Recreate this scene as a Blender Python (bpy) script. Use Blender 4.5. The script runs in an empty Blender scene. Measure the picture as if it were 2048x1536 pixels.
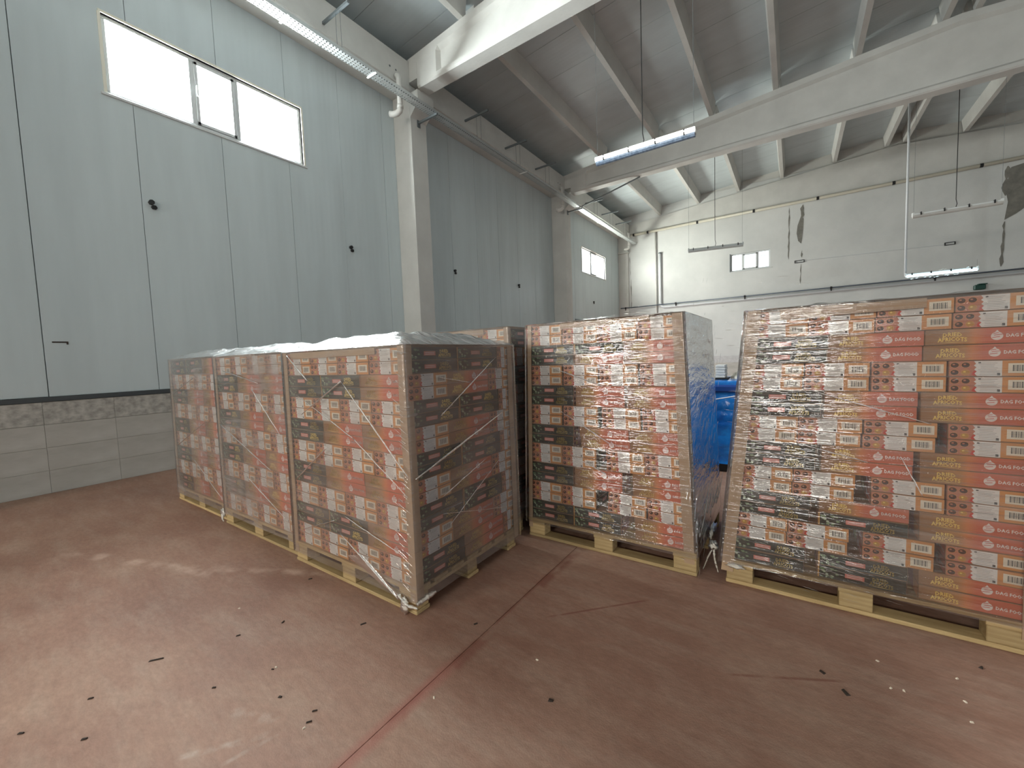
import bpy, math, random
import numpy as np
from mathutils import Vector, Matrix, noise

random.seed(7)
D = bpy.data
SC = bpy.context.scene
COL = SC.collection
R = math.radians

# ------------------------------------------------------------------ camera, world, light, exposure
cam = D.cameras.new('camera')
cam.sensor_width = 36.0
cam.lens = 819.85 / 2048 * 36.0
cam.clip_start = 0.05
camo = D.objects.new('camera', cam)
COL.objects.link(camo)
_y, _p, _r = R(-34.5285), R(-3.7558), R(-2.1023)
_F = Vector((math.sin(_y) * math.cos(_p), math.cos(_y) * math.cos(_p), math.sin(_p)))
_Rt = Vector((math.cos(_y), -math.sin(_y), 0))
_U = _Rt.cross(_F)
_R2 = _Rt * math.cos(_r) + _U * math.sin(_r)
_U2 = -_Rt * math.sin(_r) + _U * math.cos(_r)
camo.matrix_world = Matrix(((_R2.x, _U2.x, -_F.x, 0), (_R2.y, _U2.y, -_F.y, 0), (_R2.z, _U2.z, -_F.z, 1.375), (0, 0, 0, 1)))
SC.camera = camo

W = D.worlds.new('sky')
SC.world = W
W.use_nodes = True
W.node_tree.nodes['Background'].inputs[0].default_value = (0.86, 0.93, 1.0, 1)
W.node_tree.nodes['Background'].inputs[1].default_value = 3.0

SC.view_settings.view_transform = 'Standard'
SC.view_settings.look = 'None'
SC.view_settings.gamma = 1.0
SC.view_settings.use_curve_mapping = False
SC.view_settings.exposure = 0.46


def area(name, loc, rot, sx, sy, power, col):
    l = D.lights.new(name, 'AREA')
    l.shape = 'RECTANGLE'
    l.size = sx
    l.size_y = sy
    l.energy = power
    l.color = col
    o = D.objects.new(name, l)
    o.location = loc
    o.rotation_euler = rot
    COL.objects.link(o)
    return o


# daylight outside the openings (area lamps shine along their local -Z)
area('daylight_window_near', (-7.6, 2.87, 5.38), (0, R(-90), 0), 1.2, 2.9, 1650, (0.97, 1.0, 0.96))
area('daylight_window_far', (-7.55, 16.83, 5.25), (0, R(-105), 0), 1.2, 2.9, 700, (1.0, 0.97, 0.84))
area('daylight_door_far', (-8.1, 16.4, 2.4), (0, R(-55), 0), 3.0, 3.0, 330, (0.97, 0.98, 1.0))
area('daylight_window_back', (-1.52, 20.6, 5.0), (R(-90), 0, 0), 1.6, 0.9, 30, (0.85, 0.95, 1.0))
area('added_window_rear', (-4.95, -8.1, 3.6), (R(84), 0, 0), 2.5, 1.0, 285, (1.0, 0.95, 0.84))  # unseen window added behind the camera, sized for sparkle on the film
area('added_window_rear_second', (-0.1, -8.1, 3.6), (R(84), 0, 0), 2.4, 1.0, 180, (1.0, 0.95, 0.84))  # second unseen window, added for glints on the frame-edge load
area('daylight_door_right', (14.0, -4.5, 2.6), (0, R(62), 0), 4.0, 3.6, 60, (0.86, 0.93, 1.0))


# ------------------------------------------------------------------ materials
def newmat(name):
    m = D.materials.new(name)
    m.use_nodes = True
    nt = m.node_tree
    b = nt.nodes['Principled BSDF']
    return m, nt, b


def N(nt, typ, **kw):
    n = nt.nodes.new(typ)
    for k, v in kw.items():
        if k.startswith('i_'):
            key = k[2:]
            n.inputs[int(key) if key.isdigit() else key].default_value = v
        else:
            setattr(n, k, v)
    return n


def ramp(nt, fac, stops, interp='LINEAR'):
    r = nt.nodes.new('ShaderNodeValToRGB')
    r.color_ramp.interpolation = interp
    els = r.color_ramp.elements
    while len(els) < len(stops):
        els.new(0.5)
    for e, (p, c) in zip(els, stops):
        e.position = p
        e.color = (c[0], c[1], c[2], 1) if not isinstance(c, (int, float)) else (c, c, c, 1)
    nt.links.new(fac, r.inputs[0])
    return r


def coords(nt, scale=(1, 1, 1), rot=(0, 0, 0), kind='Object'):
    t = nt.nodes.new('ShaderNodeTexCoord')
    mp = nt.nodes.new('ShaderNodeMapping')
    mp.inputs['Scale'].default_value = scale
    mp.inputs['Rotation'].default_value = rot
    nt.links.new(t.outputs[kind], mp.inputs[0])
    return mp.outputs[0]


def flat(name, col, rough=0.6, metal=0.0, spec=0.5):
    m, nt, b = newmat(name)
    b.inputs['Base Color'].default_value = (*col, 1)
    b.inputs['Roughness'].default_value = rough
    b.inputs['Metallic'].default_value = metal
    b.inputs['Specular IOR Level'].default_value = spec
    return m


def mottled(name, c1, c2, scale=(3, 3, 3), rough=0.6, bump=0.1, bscale=60.0, detail=5.0, metal=0.0, spec=0.5):
    m, nt, b = newmat(name)
    co = coords(nt, scale)
    n = N(nt, 'ShaderNodeTexNoise', i_Scale=1.0, i_Detail=detail, i_Roughness=0.6)
    nt.links.new(co, n.inputs['Vector'])
    r = ramp(nt, n.outputs[0], [(0.3, c1), (0.7, c2)])
    nt.links.new(r.outputs[0], b.inputs['Base Color'])
    b.inputs['Roughness'].default_value = rough
    b.inputs['Metallic'].default_value = metal
    b.inputs['Specular IOR Level'].default_value = spec
    if bump:
        n2 = N(nt, 'ShaderNodeTexNoise', i_Scale=bscale, i_Detail=4.0)
        nt.links.new(coords(nt), n2.inputs['Vector'])
        bp = N(nt, 'ShaderNodeBump', i_Strength=bump, i_Distance=0.01)
        nt.links.new(n2.outputs[0], bp.inputs['Height'])
        nt.links.new(bp.outputs[0], b.inputs['Normal'])
    return m


def emis(name, col, s):
    m, nt, b = newmat(name)
    b.inputs['Base Color'].default_value = (0.8, 0.8, 0.8, 1)
    b.inputs['Emission Color'].default_value = (*col, 1)
    b.inputs['Emission Strength'].default_value = s
    return m


def panel_mat(name, col):
    """Factory-painted sandwich sheet: faint vertical micro-ribs, slight dirt runs."""
    m, nt, b = newmat(name)
    n = N(nt, 'ShaderNodeTexNoise', i_Scale=1.0, i_Detail=4.0)
    nt.links.new(coords(nt, (1.2, 3.5, 0.5)), n.inputs['Vector'])
    r = ramp(nt, n.outputs[0], [(0.3, [c * 0.9 for c in col]), (0.7, col)])
    nt.links.new(r.outputs[0], b.inputs['Base Color'])
    b.inputs['Roughness'].default_value = 0.36
    w = N(nt, 'ShaderNodeTexWave', i_Scale=3.2, i_Distortion=0.0, wave_type='BANDS', bands_direction='Y')
    nt.links.new(coords(nt), w.inputs['Vector'])
    n2 = N(nt, 'ShaderNodeTexNoise', i_Scale=1.0, i_Detail=3.0)
    nt.links.new(coords(nt, (1, 1.4, 0.25)), n2.inputs['Vector'])
    ad = N(nt, 'ShaderNodeMath', operation='MULTIPLY_ADD', i_1=0.25)
    nt.links.new(w.outputs[1], ad.inputs[0])
    nt.links.new(n2.outputs[0], ad.inputs[2])
    bp = N(nt, 'ShaderNodeBump', i_Strength=0.35, i_Distance=0.006)
    nt.links.new(ad.outputs[0], bp.inputs['Height'])
    nt.links.new(bp.outputs[0], b.inputs['Normal'])
    return m


def wood_mat(name, c1, c2):
    m, nt, b = newmat(name)
    n = N(nt, 'ShaderNodeTexNoise', i_Scale=1.0, i_Detail=6.0, i_Roughness=0.65)
    nt.links.new(coords(nt, (4, 40, 60)), n.inputs['Vector'])
    oi = N(nt, 'ShaderNodeObjectInfo')
    r = ramp(nt, n.outputs[0], [(0.3, c1), (0.72, c2)])
    mx = N(nt, 'ShaderNodeHueSaturation')
    mr = N(nt, 'ShaderNodeMapRange', i_3=0.78, i_4=1.12)
    nt.links.new(oi.outputs['Random'], mr.inputs[0])
    nt.links.new(mr.outputs[0], mx.inputs['Value'])
    nt.links.new(r.outputs[0], mx.inputs['Color'])
    nt.links.new(mx.outputs[0], b.inputs['Base Color'])
    b.inputs['Roughness'].default_value = 0.75
    bp = N(nt, 'ShaderNodeBump', i_Strength=0.3, i_Distance=0.003)
    nt.links.new(n.outputs[0], bp.inputs['Height'])
    nt.links.new(bp.outputs[0], b.inputs['Normal'])
    return m


def film_mat(name, haze, gloss, rough, streak=(2, 2, 55), tilt=0.0, hazecol=(0.85, 0.85, 0.86), bump=0.6, base=0.15, bdist=0.02):
    """Clear stretch film: see-through, milky where creased, glossy with fine drawn-out ripples."""
    m = D.materials.new(name)
    m.use_nodes = True
    nt = m.node_tree
    nt.nodes.remove(nt.nodes['Principled BSDF'])
    out = nt.nodes['Material Output']
    co = coords(nt, streak, (tilt, tilt, 0))
    n1 = N(nt, 'ShaderNodeTexNoise', i_Scale=1.0, i_Detail=4.0, i_Roughness=0.6, i_Distortion=0.4)
    nt.links.new(co, n1.inputs['Vector'])
    n2 = N(nt, 'ShaderNodeTexNoise', i_Scale=3.0, i_Detail=3.0)
    nt.links.new(coords(nt), n2.inputs['Vector'])
    n3 = N(nt, 'ShaderNodeTexNoise', i_Scale=1.0, i_Detail=3.0, i_Distortion=0.8)
    nt.links.new(coords(nt, (3, 3, 9), (0.5, 0.5, 0)), n3.inputs['Vector'])
    hgt = N(nt, 'ShaderNodeMath', operation='MULTIPLY_ADD', i_1=0.5)
    nt.links.new(n3.outputs[0], hgt.inputs[0])
    nt.links.new(n1.outputs[0], hgt.inputs[2])
    bp = N(nt, 'ShaderNodeBump', i_Strength=bump, i_Distance=bdist)
    nt.links.new(hgt.outputs[0], bp.inputs['Height'])
    # milky amount
    a = N(nt, 'ShaderNodeMapRange', i_1=0.45, i_2=0.75, i_3=base, i_4=1.0)
    nt.links.new(n1.outputs[0], a.inputs[0])
    b_ = N(nt, 'ShaderNodeMapRange', i_1=0.35, i_2=0.7, i_3=0.5, i_4=1.25)
    nt.links.new(n2.outputs[0], b_.inputs[0])
    mul = N(nt, 'ShaderNodeMath', operation='MULTIPLY')
    nt.links.new(a.outputs[0], mul.inputs[0])
    nt.links.new(b_.outputs[0], mul.inputs[1])
    mul2 = N(nt, 'ShaderNodeMath', operation='MULTIPLY', i_1=haze, use_clamp=True)
    nt.links.new(mul.outputs[0], mul2.inputs[0])
    tr = N(nt, 'ShaderNodeBsdfTransparent', i_0=(0.96, 0.96, 0.96, 1))
    df = N(nt, 'ShaderNodeBsdfDiffuse', i_0=(*hazecol, 1))
    tl = N(nt, 'ShaderNodeBsdfTranslucent', i_0=(*hazecol, 1))
    m0 = N(nt, 'ShaderNodeMixShader', i_0=0.4)
    nt.links.new(df.outputs[0], m0.inputs[1])
    nt.links.new(tl.outputs[0], m0.inputs[2])
    m1 = N(nt, 'ShaderNodeMixShader')
    nt.links.new(mul2.outputs[0], m1.inputs[0])
    nt.links.new(tr.outputs[0], m1.inputs[1])
    nt.links.new(m0.outputs[0], m1.inputs[2])
    gl = N(nt, 'ShaderNodeBsdfAnisotropic', i_0=(1, 1, 1, 1), i_1=rough)
    nt.links.new(bp.outputs[0], gl.inputs['Normal'])
    fr = N(nt, 'ShaderNodeFresnel', i_0=1.5)
    nt.links.new(bp.outputs[0], fr.inputs['Normal'])
    fm = N(nt, 'ShaderNodeMath', operation='MULTIPLY', i_1=gloss, use_clamp=True)
    nt.links.new(fr.outputs[0], fm.inputs[0])
    m2 = N(nt, 'ShaderNodeMixShader')
    nt.links.new(fm.outputs[0], m2.inputs[0])
    nt.links.new(m1.outputs[0], m2.inputs[1])
    nt.links.new(gl.outputs[0], m2.inputs[2])
    nt.links.new(m2.outputs[0], out.inputs[0])
    return m


def glass_mat(name, tint=(0.95, 0.98, 1.0)):
    m = D.materials.new(name)
    m.use_nodes = True
    nt = m.node_tree
    nt.nodes.remove(nt.nodes['Principled BSDF'])
    tr = N(nt, 'ShaderNodeBsdfTransparent', i_0=(*tint, 1))
    gl = N(nt, 'ShaderNodeBsdfAnisotropic', i_1=0.02)
    mx = N(nt, 'ShaderNodeMixShader', i_0=0.06)
    nt.links.new(tr.outputs[0], mx.inputs[1])
    nt.links.new(gl.outputs[0], mx.inputs[2])
    nt.links.new(mx.outputs[0], nt.nodes['Material Output'].inputs[0])
    return m


def floor_mat():
    m, nt, b = newmat('worn_red_concrete')
    L = nt.links.new
    tc = N(nt, 'ShaderNodeTexCoord')
    big = N(nt, 'ShaderNodeTexNoise', i_Scale=0.9, i_Detail=6.0, i_Roughness=0.62)
    L(tc.outputs['Object'], big.inputs['Vector'])
    r1 = ramp(nt, big.outputs[0], [(0.3, (0.235, 0.122, 0.088)), (0.5, (0.315, 0.180, 0.132)), (0.7, (0.40, 0.255, 0.19))])
    st = N(nt, 'ShaderNodeTexNoise', i_Scale=1.0, i_Detail=7.0, i_Roughness=0.7)
    mp = N(nt, 'ShaderNodeMapping')
    mp.inputs['Rotation'].default_value = (0, 0, 0.5)
    mp.inputs['Scale'].default_value = (2.2, 9, 1)
    L(tc.outputs['Object'], mp.inputs[0])
    L(mp.outputs[0], st.inputs['Vector'])
    mr = N(nt, 'ShaderNodeMapRange', i_1=0.45, i_2=0.8, i_3=0.0, i_4=0.55)
    L(st.outputs[0], mr.inputs[0])
    mx = N(nt, 'ShaderNodeMix', data_type='RGBA')
    mx.inputs[7].default_value = (0.44, 0.33, 0.26, 1)
    L(mr.outputs[0], mx.inputs[0])
    L(r1.outputs[0], mx.inputs[6])
    col = mx.outputs[2]
    fine = N(nt, 'ShaderNodeTexNoise', i_Scale=160.0, i_Detail=3.0)
    L(tc.outputs['Object'], fine.inputs['Vector'])
    gr = N(nt, 'ShaderNodeTexNoise', i_Scale=1.0, i_Detail=8.0, i_Roughness=0.8)
    mg = N(nt, 'ShaderNodeMapping')
    mg.inputs['Rotation'].default_value = (0, 0, 0.45)
    mg.inputs['Scale'].default_value = (18, 42, 1)
    L(tc.outputs['Object'], mg.inputs[0])
    L(mg.outputs[0], gr.inputs['Vector'])
    gm = N(nt, 'ShaderNodeMapRange', i_1=0.3, i_2=0.7, i_3=0.80, i_4=1.20)
    L(gr.outputs[0], gm.inputs[0])
    hv = N(nt, 'ShaderNodeHueSaturation')
    L(gm.outputs[0], hv.inputs['Value'])
    L(col, hv.inputs['Color'])
    col = hv.outputs[0]

    def band(cx, cy, ang, length, width, color, amount, nscale=5.0, thr=(0.42, 0.6)):
        """one worn mark: a line of the given length and width, broken up by noise"""
        nonlocal col
        q = N(nt, 'ShaderNodeMapping', vector_type='TEXTURE')
        q.inputs['Location'].default_value = (cx, cy, 0)
        q.inputs['Rotation'].default_value = (0, 0, ang)
        L(tc.outputs['Object'], q.inputs[0])
        dn = N(nt, 'ShaderNodeTexNoise', i_Scale=nscale, i_Detail=4.0)
        L(tc.outputs['Object'], dn.inputs['Vector'])
        s = N(nt, 'ShaderNodeSeparateXYZ')
        L(q.outputs[0], s.inputs[0])
        ab = N(nt, 'ShaderNodeMath', operation='ABSOLUTE')
        L(s.outputs[0], ab.inputs[0])
        lim = N(nt, 'ShaderNodeMapRange', i_1=length / 2 * 0.8, i_2=length / 2, i_3=1.0, i_4=0.0)
        L(ab.outputs[0], lim.inputs[0])
        ay = N(nt, 'ShaderNodeMath', operation='ABSOLUTE')
        L(s.outputs[1], ay.inputs[0])
        wv = N(nt, 'ShaderNodeMapRange', i_1=width * 0.3, i_2=width, i_3=1.0, i_4=0.0)
        L(ay.outputs[0], wv.inputs[0])
        nn = N(nt, 'ShaderNodeMapRange', i_1=thr[0], i_2=thr[1], i_3=0.0, i_4=amount)
        L(dn.outputs[0], nn.inputs[0])
        a1 = N(nt, 'ShaderNodeMath', operation='MULTIPLY')
        L(lim.outputs[0], a1.inputs[0])
        L(wv.outputs[0], a1.inputs[1])
        a2 = N(nt, 'ShaderNodeMath', operation='MULTIPLY', use_clamp=True)
        L(a1.outputs[0], a2.inputs[0])
        L(nn.outputs[0], a2.inputs[1])
        k = N(nt, 'ShaderNodeMix', data_type='RGBA')
        k.inputs[7].default_value = (*color, 1)
        L(a2.outputs[0], k.inputs[0])
        L(col, k.inputs[6])
        col = k.outputs[2]

    red = (0.20, 0.07, 0.05)
    band(-1.265, 1.1, R(90), 3.0, 0.014, red, 0.6, 6.0, (0.35, 0.5))
    band(-1.245, 1.45, R(90), 2.4, 0.05, red, 0.6, 4.5, (0.5, 0.58))
    band(-1.262, 0.7, R(90), 1.3, 0.05, (0.36, 0.14, 0.11), 0.6, 3.0, (0.2, 0.3))
    band(-0.86, 2.0, R(46), 0.62, 0.010, red, 0.7, 9.0, (0.3, 0.42))
    band(-0.03, 1.95, R(27), 0.5, 0.010, red, 0.6, 9.0, (0.3, 0.5))
    band(-1.69, 0.55, R(51), 0.34, 0.02, (0.60, 0.51, 0.43), 0.35, 14.0, (0.4, 0.6))
    band(-1.60, 0.60, R(75), 0.22, 0.014, (0.60, 0.51, 0.43), 0.3, 14.0, (0.4, 0.6))
    band(-1.74, 0.66, R(20), 0.25, 0.03, (0.55, 0.45, 0.38), 0.25, 18.0, (0.45, 0.6))
    band(-3.0, 1.2, R(25), 1.4, 0.05, (0.66, 0.48, 0.38), 0.5, 7.0, (0.45, 0.65))
    band(-3.9, 0.8, R(18), 1.8, 0.06, (0.66, 0.48, 0.38), 0.5, 6.0, (0.45, 0.65))
    L(col, b.inputs['Base Color'])
    rr = N(nt, 'ShaderNodeMapRange', i_1=0.3, i_2=0.7, i_3=0.46, i_4=0.7)
    L(big.outputs[0], rr.inputs[0])
    L(rr.outputs[0], b.inputs['Roughness'])
    b.inputs['Specular IOR Level'].default_value = 0.2
    bp = N(nt, 'ShaderNodeBump', i_Strength=0.35, i_Distance=0.004)
    L(fine.outputs[0], bp.inputs['Height'])
    L(bp.outputs[0], b.inputs['Normal'])
    return m


def print_orange():
    """Carton side print: brown-gold fading into orange red, across the long side."""
    m, nt, b = newmat('print_orange_side')
    co = N(nt, 'ShaderNodeTexCoord')
    s = N(nt, 'ShaderNodeSeparateXYZ')
    nt.links.new(co.outputs['UV'], s.inputs[0])
    r = ramp(nt, s.outputs[0], [(0.0, (0.30, 0.155, 0.07)), (0.2, (0.36, 0.19, 0.085)), (0.38, (0.48, 0.24, 0.09)), (0.45, (0.66, 0.24, 0.09)), (0.55, (0.60, 0.150, 0.078)), (1.0, (0.56, 0.15, 0.082))])
    nt.links.new(r.outputs[0], b.inputs['Base Color'])
    b.inputs['Roughness'].default_value = 0.45
    return m


M = {}
M['floor'] = floor_mat()
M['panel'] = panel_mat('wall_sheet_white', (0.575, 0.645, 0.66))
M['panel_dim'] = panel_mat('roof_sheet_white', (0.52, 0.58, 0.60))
M['plaster'] = mottled('painted_plaster', (0.56, 0.57, 0.56), (0.66, 0.665, 0.65), (0.8, 0.8, 0.8), 0.7, 0.25, 25)
M['plaster_bare'] = mottled('bare_render', (0.15, 0.145, 0.13), (0.24, 0.23, 0.2), (6, 6, 6), 0.9, 0.4, 60)
M['concrete'] = mottled('painted_concrete', (0.53, 0.525, 0.50), (0.62, 0.615, 0.585), (1.5, 1.5, 1.5), 0.6, 0.2, 18)
M['filler'] = flat('joint_filler_red', (0.13, 0.045, 0.035), 0.9)
M['tile'] = mottled('glazed_wall_tile', (0.42, 0.40, 0.36), (0.53, 0.51, 0.47), (2, 2, 7), 0.4, 0.0)
M['grout'] = flat('grout', (0.43, 0.41, 0.375), 0.9)
M['border'] = mottled('floral_border_tile', (0.27, 0.25, 0.225), (0.55, 0.53, 0.48), (14, 14, 18), 0.45, 0.0, detail=8)
M['border2'] = mottled('floral_border_tile_pale', (0.47, 0.46, 0.46), (0.60, 0.6, 0.6), (10, 10, 14), 0.45, 0.0, detail=8)
M['darkstrip'] = flat('dark_slate_strip', (0.055, 0.062, 0.066), 0.5)
M['alu'] = flat('white_aluminium', (0.60, 0.62, 0.62), 0.35)
M['alu_warm'] = flat('window_reveal_white', (0.80, 0.77, 0.66), 0.45)
M['glass'] = glass_mat('window_glass')
M['galv'] = flat('galvanised_steel', (0.50, 0.52, 0.52), 0.38, 0.7)
M['galv_dark'] = flat('dull_steel', (0.16, 0.18, 0.19), 0.5, 0.4)
M['black'] = flat('black_rubber', (0.012, 0.012, 0.013), 0.5)
M['pvc'] = mottled('grey_white_pvc', (0.55, 0.54, 0.51), (0.64, 0.63, 0.6), (3, 3, 3), 0.45, 0.0)
M['pipe_cream'] = flat('cream_pipe', (0.50, 0.47, 0.39), 0.4)
M['pipe_grey'] = flat('slate_grey_pipe', (0.10, 0.12, 0.15), 0.4)
M['pipe_white'] = flat('pale_grey_pipe', (0.68, 0.70, 0.72), 0.4)
M['wood'] = wood_mat('pallet_pine', (0.40, 0.27, 0.12), (0.60, 0.45, 0.23))
M['card'] = mottled('kraft_board', (0.40, 0.27, 0.17), (0.47, 0.33, 0.21), (5, 5, 5), 0.55, 0.0)
M['carton'] = mottled('carton_board', (0.30, 0.17, 0.085), (0.36, 0.21, 0.11), (9, 9, 9), 0.55, 0.0)
M['seamdark'] = flat('carton_shadow_print', (0.035, 0.022, 0.02), 0.6)
M['p_green'] = mottled('print_dark_green', (0.012, 0.016, 0.010), (0.035, 0.036, 0.022), (30, 30, 30), 0.42, 0.0)
M['p_leaf'] = flat('print_leaf_green', (0.16, 0.24, 0.12), 0.45)
M['p_leaf2'] = flat('print_leaf_pale', (0.36, 0.42, 0.28), 0.45)
M['p_pink'] = flat('print_salmon', (0.68, 0.20, 0.15), 0.45)
M['p_gold'] = flat('print_gold_letters', (0.85, 0.62, 0.16), 0.4)
M['p_orange'] = print_orange()
M['p_end'] = flat('print_end_brick', (0.52, 0.20, 0.12), 0.45)
M['p_amber'] = flat('print_end_amber', (0.66, 0.30, 0.10), 0.45)
M['p_red'] = flat('print_red_blot', (0.60, 0.055, 0.035), 0.45)
M['p_dot'] = flat('print_fruit_dark', (0.075, 0.030, 0.018), 0.45)
M['p_dot2'] = flat('print_fruit_gold', (0.52, 0.27, 0.06), 0.45)
M['p_white'] = flat('print_white', (0.82, 0.76, 0.72), 0.45)
M['paper'] = flat('label_paper', (0.78, 0.77, 0.75), 0.55)
M['paper2'] = flat('sticker_paper', (0.80, 0.74, 0.62), 0.55)
M['ink'] = flat('ink_grey', (0.42, 0.41, 0.41), 0.6)
M['inkdark'] = flat('ink_dark', (0.10, 0.10, 0.10), 0.6)
M['blue'] = mottled('blue_plastic_sheet', (0.006, 0.09, 0.40), (0.02, 0.24, 0.68), (4, 4, 4), 0.14, 1.0, 14.0)
M['blue_crate'] = flat('deep_blue_plastic', (0.008, 0.05, 0.24), 0.35)
M['white_body'] = flat('white_lamp_body', (0.85, 0.87, 0.86), 0.35)
M['grey_body'] = flat('grey_lamp_body', (0.56, 0.60, 0.60), 0.4)
M['diff_blue'] = mottled('dusty_clear_diffuser', (0.10, 0.14, 0.20), (0.28, 0.36, 0.48), (20, 3, 20), 0.25, 0.2, 30)
M['tube_on'] = emis('lit_tube_cool', (0.55, 0.85, 1.0), 6.0)
M['strip_glow'] = emis('glowing_strip_white', (1.0, 0.99, 0.93), 2.6)  # emission put in so the strip along the housing comes out white
M['green'] = flat('dark_green_housing', (0.01, 0.06, 0.045), 0.45)
M['chip_dark'] = flat('splinter_dark', (0.035, 0.022, 0.016), 0.8)
M['chip_pale'] = flat('chip_pale', (0.72, 0.62, 0.5), 0.8)
M['rope'] = film_mat('twisted_film', 1.5, 1.0, 0.2, (20, 20, 20), 0, (0.92, 0.90, 0.88), 0.4, 0.35)
M['tail'] = film_mat('bunched_film', 2.4, 1.0, 0.3, (30, 30, 30), 0, (0.88, 0.84, 0.76), 0.5, 0.6)
M['fold'] = film_mat('film_fold_haze', 0.22, 1.0, 0.2, (3, 3, 18), 0.5, (0.84, 0.80, 0.77), 0.4, 0.4)
M['crease'] = film_mat('film_glint_edge', 0.3, 10.0, 0.12, (10, 10, 10), 0, (0.9, 0.88, 0.84), 0.2, 0.5)  # whitish, very glossy ridges that stand in for glints on the film
M['film_clear'] = film_mat('stretch_film_clear', 0.22, 3.0, 0.03, (2.2, 2.2, 38), 0.06, bump=1.0, base=0.15, bdist=0.009)
M['film_hazy'] = film_mat('stretch_film_hazy', 0.48, 1.6, 0.14, (2.2, 2.2, 30), 0.35, (0.60, 0.545, 0.52), 0.4, 0.5)
M['film_hazy2'] = film_mat('stretch_film_hazier', 0.68, 1.6, 0.16, (2.2, 2.2, 24), 0.3, (0.60, 0.56, 0.54), 0.35, 0.6)
M['film_silver'] = film_mat('stretch_film_silver', 1.25, 5.0, 0.08, (3, 6, 22), 0.9, (0.66, 0.67, 0.72), 1.0, 0.22, 0.012)  # cool reflected sheen put into the bluish haze, beside the real milkiness
M['film_top'] = film_mat('stretch_film_top_layers', 1.1, 2.4, 0.2, (7, 22, 7), 0.1, (0.93, 0.92, 0.93), 0.7, 0.5)


# ------------------------------------------------------------------ mesh builder
class MB:
    def __init__(s):
        s.v = []
        s.f = []
        s.m = []
        s.uv = {}
        s.mats = []

    def mi(s, mat):
        if mat not in s.mats:
            s.mats.append(mat)
        return s.mats.index(mat)

    def poly(s, pts, mat, uv=None):
        b = len(s.v)
        s.v += [tuple(p) for p in pts]
        s.f.append(tuple(range(b, b + len(pts))))
        s.m.append(s.mi(mat))
        if uv:
            s.uv[len(s.f) - 1] = uv

    def tris(s, verts, faces, mat):
        b = len(s.v)
        s.v += [tuple(p) for p in verts]
        k = s.mi(mat)
        for f in faces:
            s.f.append(tuple(i + b for i in f))
            s.m.append(k)

    def hexa(s, p, mat):
        """8 corners: bottom 0-3 counter-clockwise from above, top 4-7"""
        s.tris(p, [(3, 2, 1, 0), (4, 5, 6, 7), (0, 1, 5, 4), (1, 2, 6, 5), (2, 3, 7, 6), (3, 0, 4, 7)], mat)

    def box(s, x0, x1, y0, y1, z0, z1, mat, ch=0.0):
        if not ch:
            s.hexa([(x0, y0, z0), (x1, y0, z0), (x1, y1, z0), (x0, y1, z0), (x0, y0, z1), (x1, y0, z1), (x1, y1, z1), (x0, y1, z1)], mat)
            return
        c = ch
        rings = []
        for z, i in ((z0, c), (z0 + c, 0), (z1 - c, 0), (z1, c)):
            rings.append([(x0 + i + (c if i == 0 else 0), y0 + i, z), (x1 - i - (c if i == 0 else 0), y0 + i, z), (x1 - i, y0 + i + (c if i == 0 else 0), z), (x1 - i, y1 - i - (c if i == 0 else 0), z),
                          (x1 - i - (c if i == 0 else 0), y1 - i, z), (x0 + i + (c if i == 0 else 0), y1 - i, z), (x0 + i, y1 - i - (c if i == 0 else 0), z), (x0 + i, y0 + i + (c if i == 0 else 0), z)])
        vs = [p for r in rings for p in r]
        fs = [tuple(range(7, -1, -1)), tuple(range(24, 32))]
        for k in range(3):
            for j in range(8):
                fs.append((k * 8 + j, k * 8 + (j + 1) % 8, (k + 1) * 8 + (j + 1) % 8, (k + 1) * 8 + j))
        s.tris(vs, fs, mat)

    def tube(s, pts, r, mat, n=8, caps=True, r1=None):
        pts = [Vector(p) for p in pts]
        rings = []
        up = None
        for i, p in enumerate(pts):
            if i == 0:
                t = pts[1] - p
            elif i == len(pts) - 1:
                t = p - pts[i - 1]
            else:
                t = (pts[i + 1] - p).normalized() + (p - pts[i - 1]).normalized()
            t.normalize()
            if up is None:
                up = Vector((0, 0, 1)) if abs(t.z) < 0.9 else Vector((1, 0, 0))
            a = t.cross(up).normalized()
            up2 = a.cross(t).normalized()
            up = up2
            rr = r if r1 is None else r + (r1 - r) * i / (len(pts) - 1)
            if isinstance(r, (list, tuple)):
                rr = r[i]
            rings.append([p + (a * math.cos(2 * math.pi * j / n) + up2 * math.sin(2 * math.pi * j / n)) * rr for j in range(n)])
        vs = [q for g in rings for q in g]
        fs = []
        for k in range(len(rings) - 1):
            for j in range(n):
                fs.append((k * n + j, k * n + (j + 1) % n, (k + 1) * n + (j + 1) % n, (k + 1) * n + j))
        if caps:
            fs.append(tuple(range(n - 1, -1, -1)))
            fs.append(tuple((len(rings) - 1) * n + j for j in range(n)))
        s.tris(vs, fs, mat)

    def add(s, other, mtx):
        b = len(s.v)
        s.v += [tuple(mtx @ Vector(p)) for p in other.v]
        mp = [s.mi(m) for m in other.mats]
        fb = len(s.f)
        for i, f in enumerate(other.f):
            s.f.append(tuple(k + b for k in f))
            s.m.append(mp[other.m[i]])
        for i, u in other.uv.items():
            s.uv[fb + i] = u

    def mesh(s, name, smooth=False):
        me = D.meshes.new(name)
        me.from_pydata(s.v, [], s.f)
        for m in s.mats:
            me.materials.append(m)
        me.polygons.foreach_set('material_index', s.m)
        if s.uv:
            ul = me.uv_layers.new(name='print')
            for fi, uv in s.uv.items():
                for li, c in zip(me.polygons[fi].loop_indices, uv):
                    ul.data[li].uv = c
        if smooth:
            me.polygons.foreach_set('use_smooth', [True] * len(s.f))
        me.update()
        return me


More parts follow.
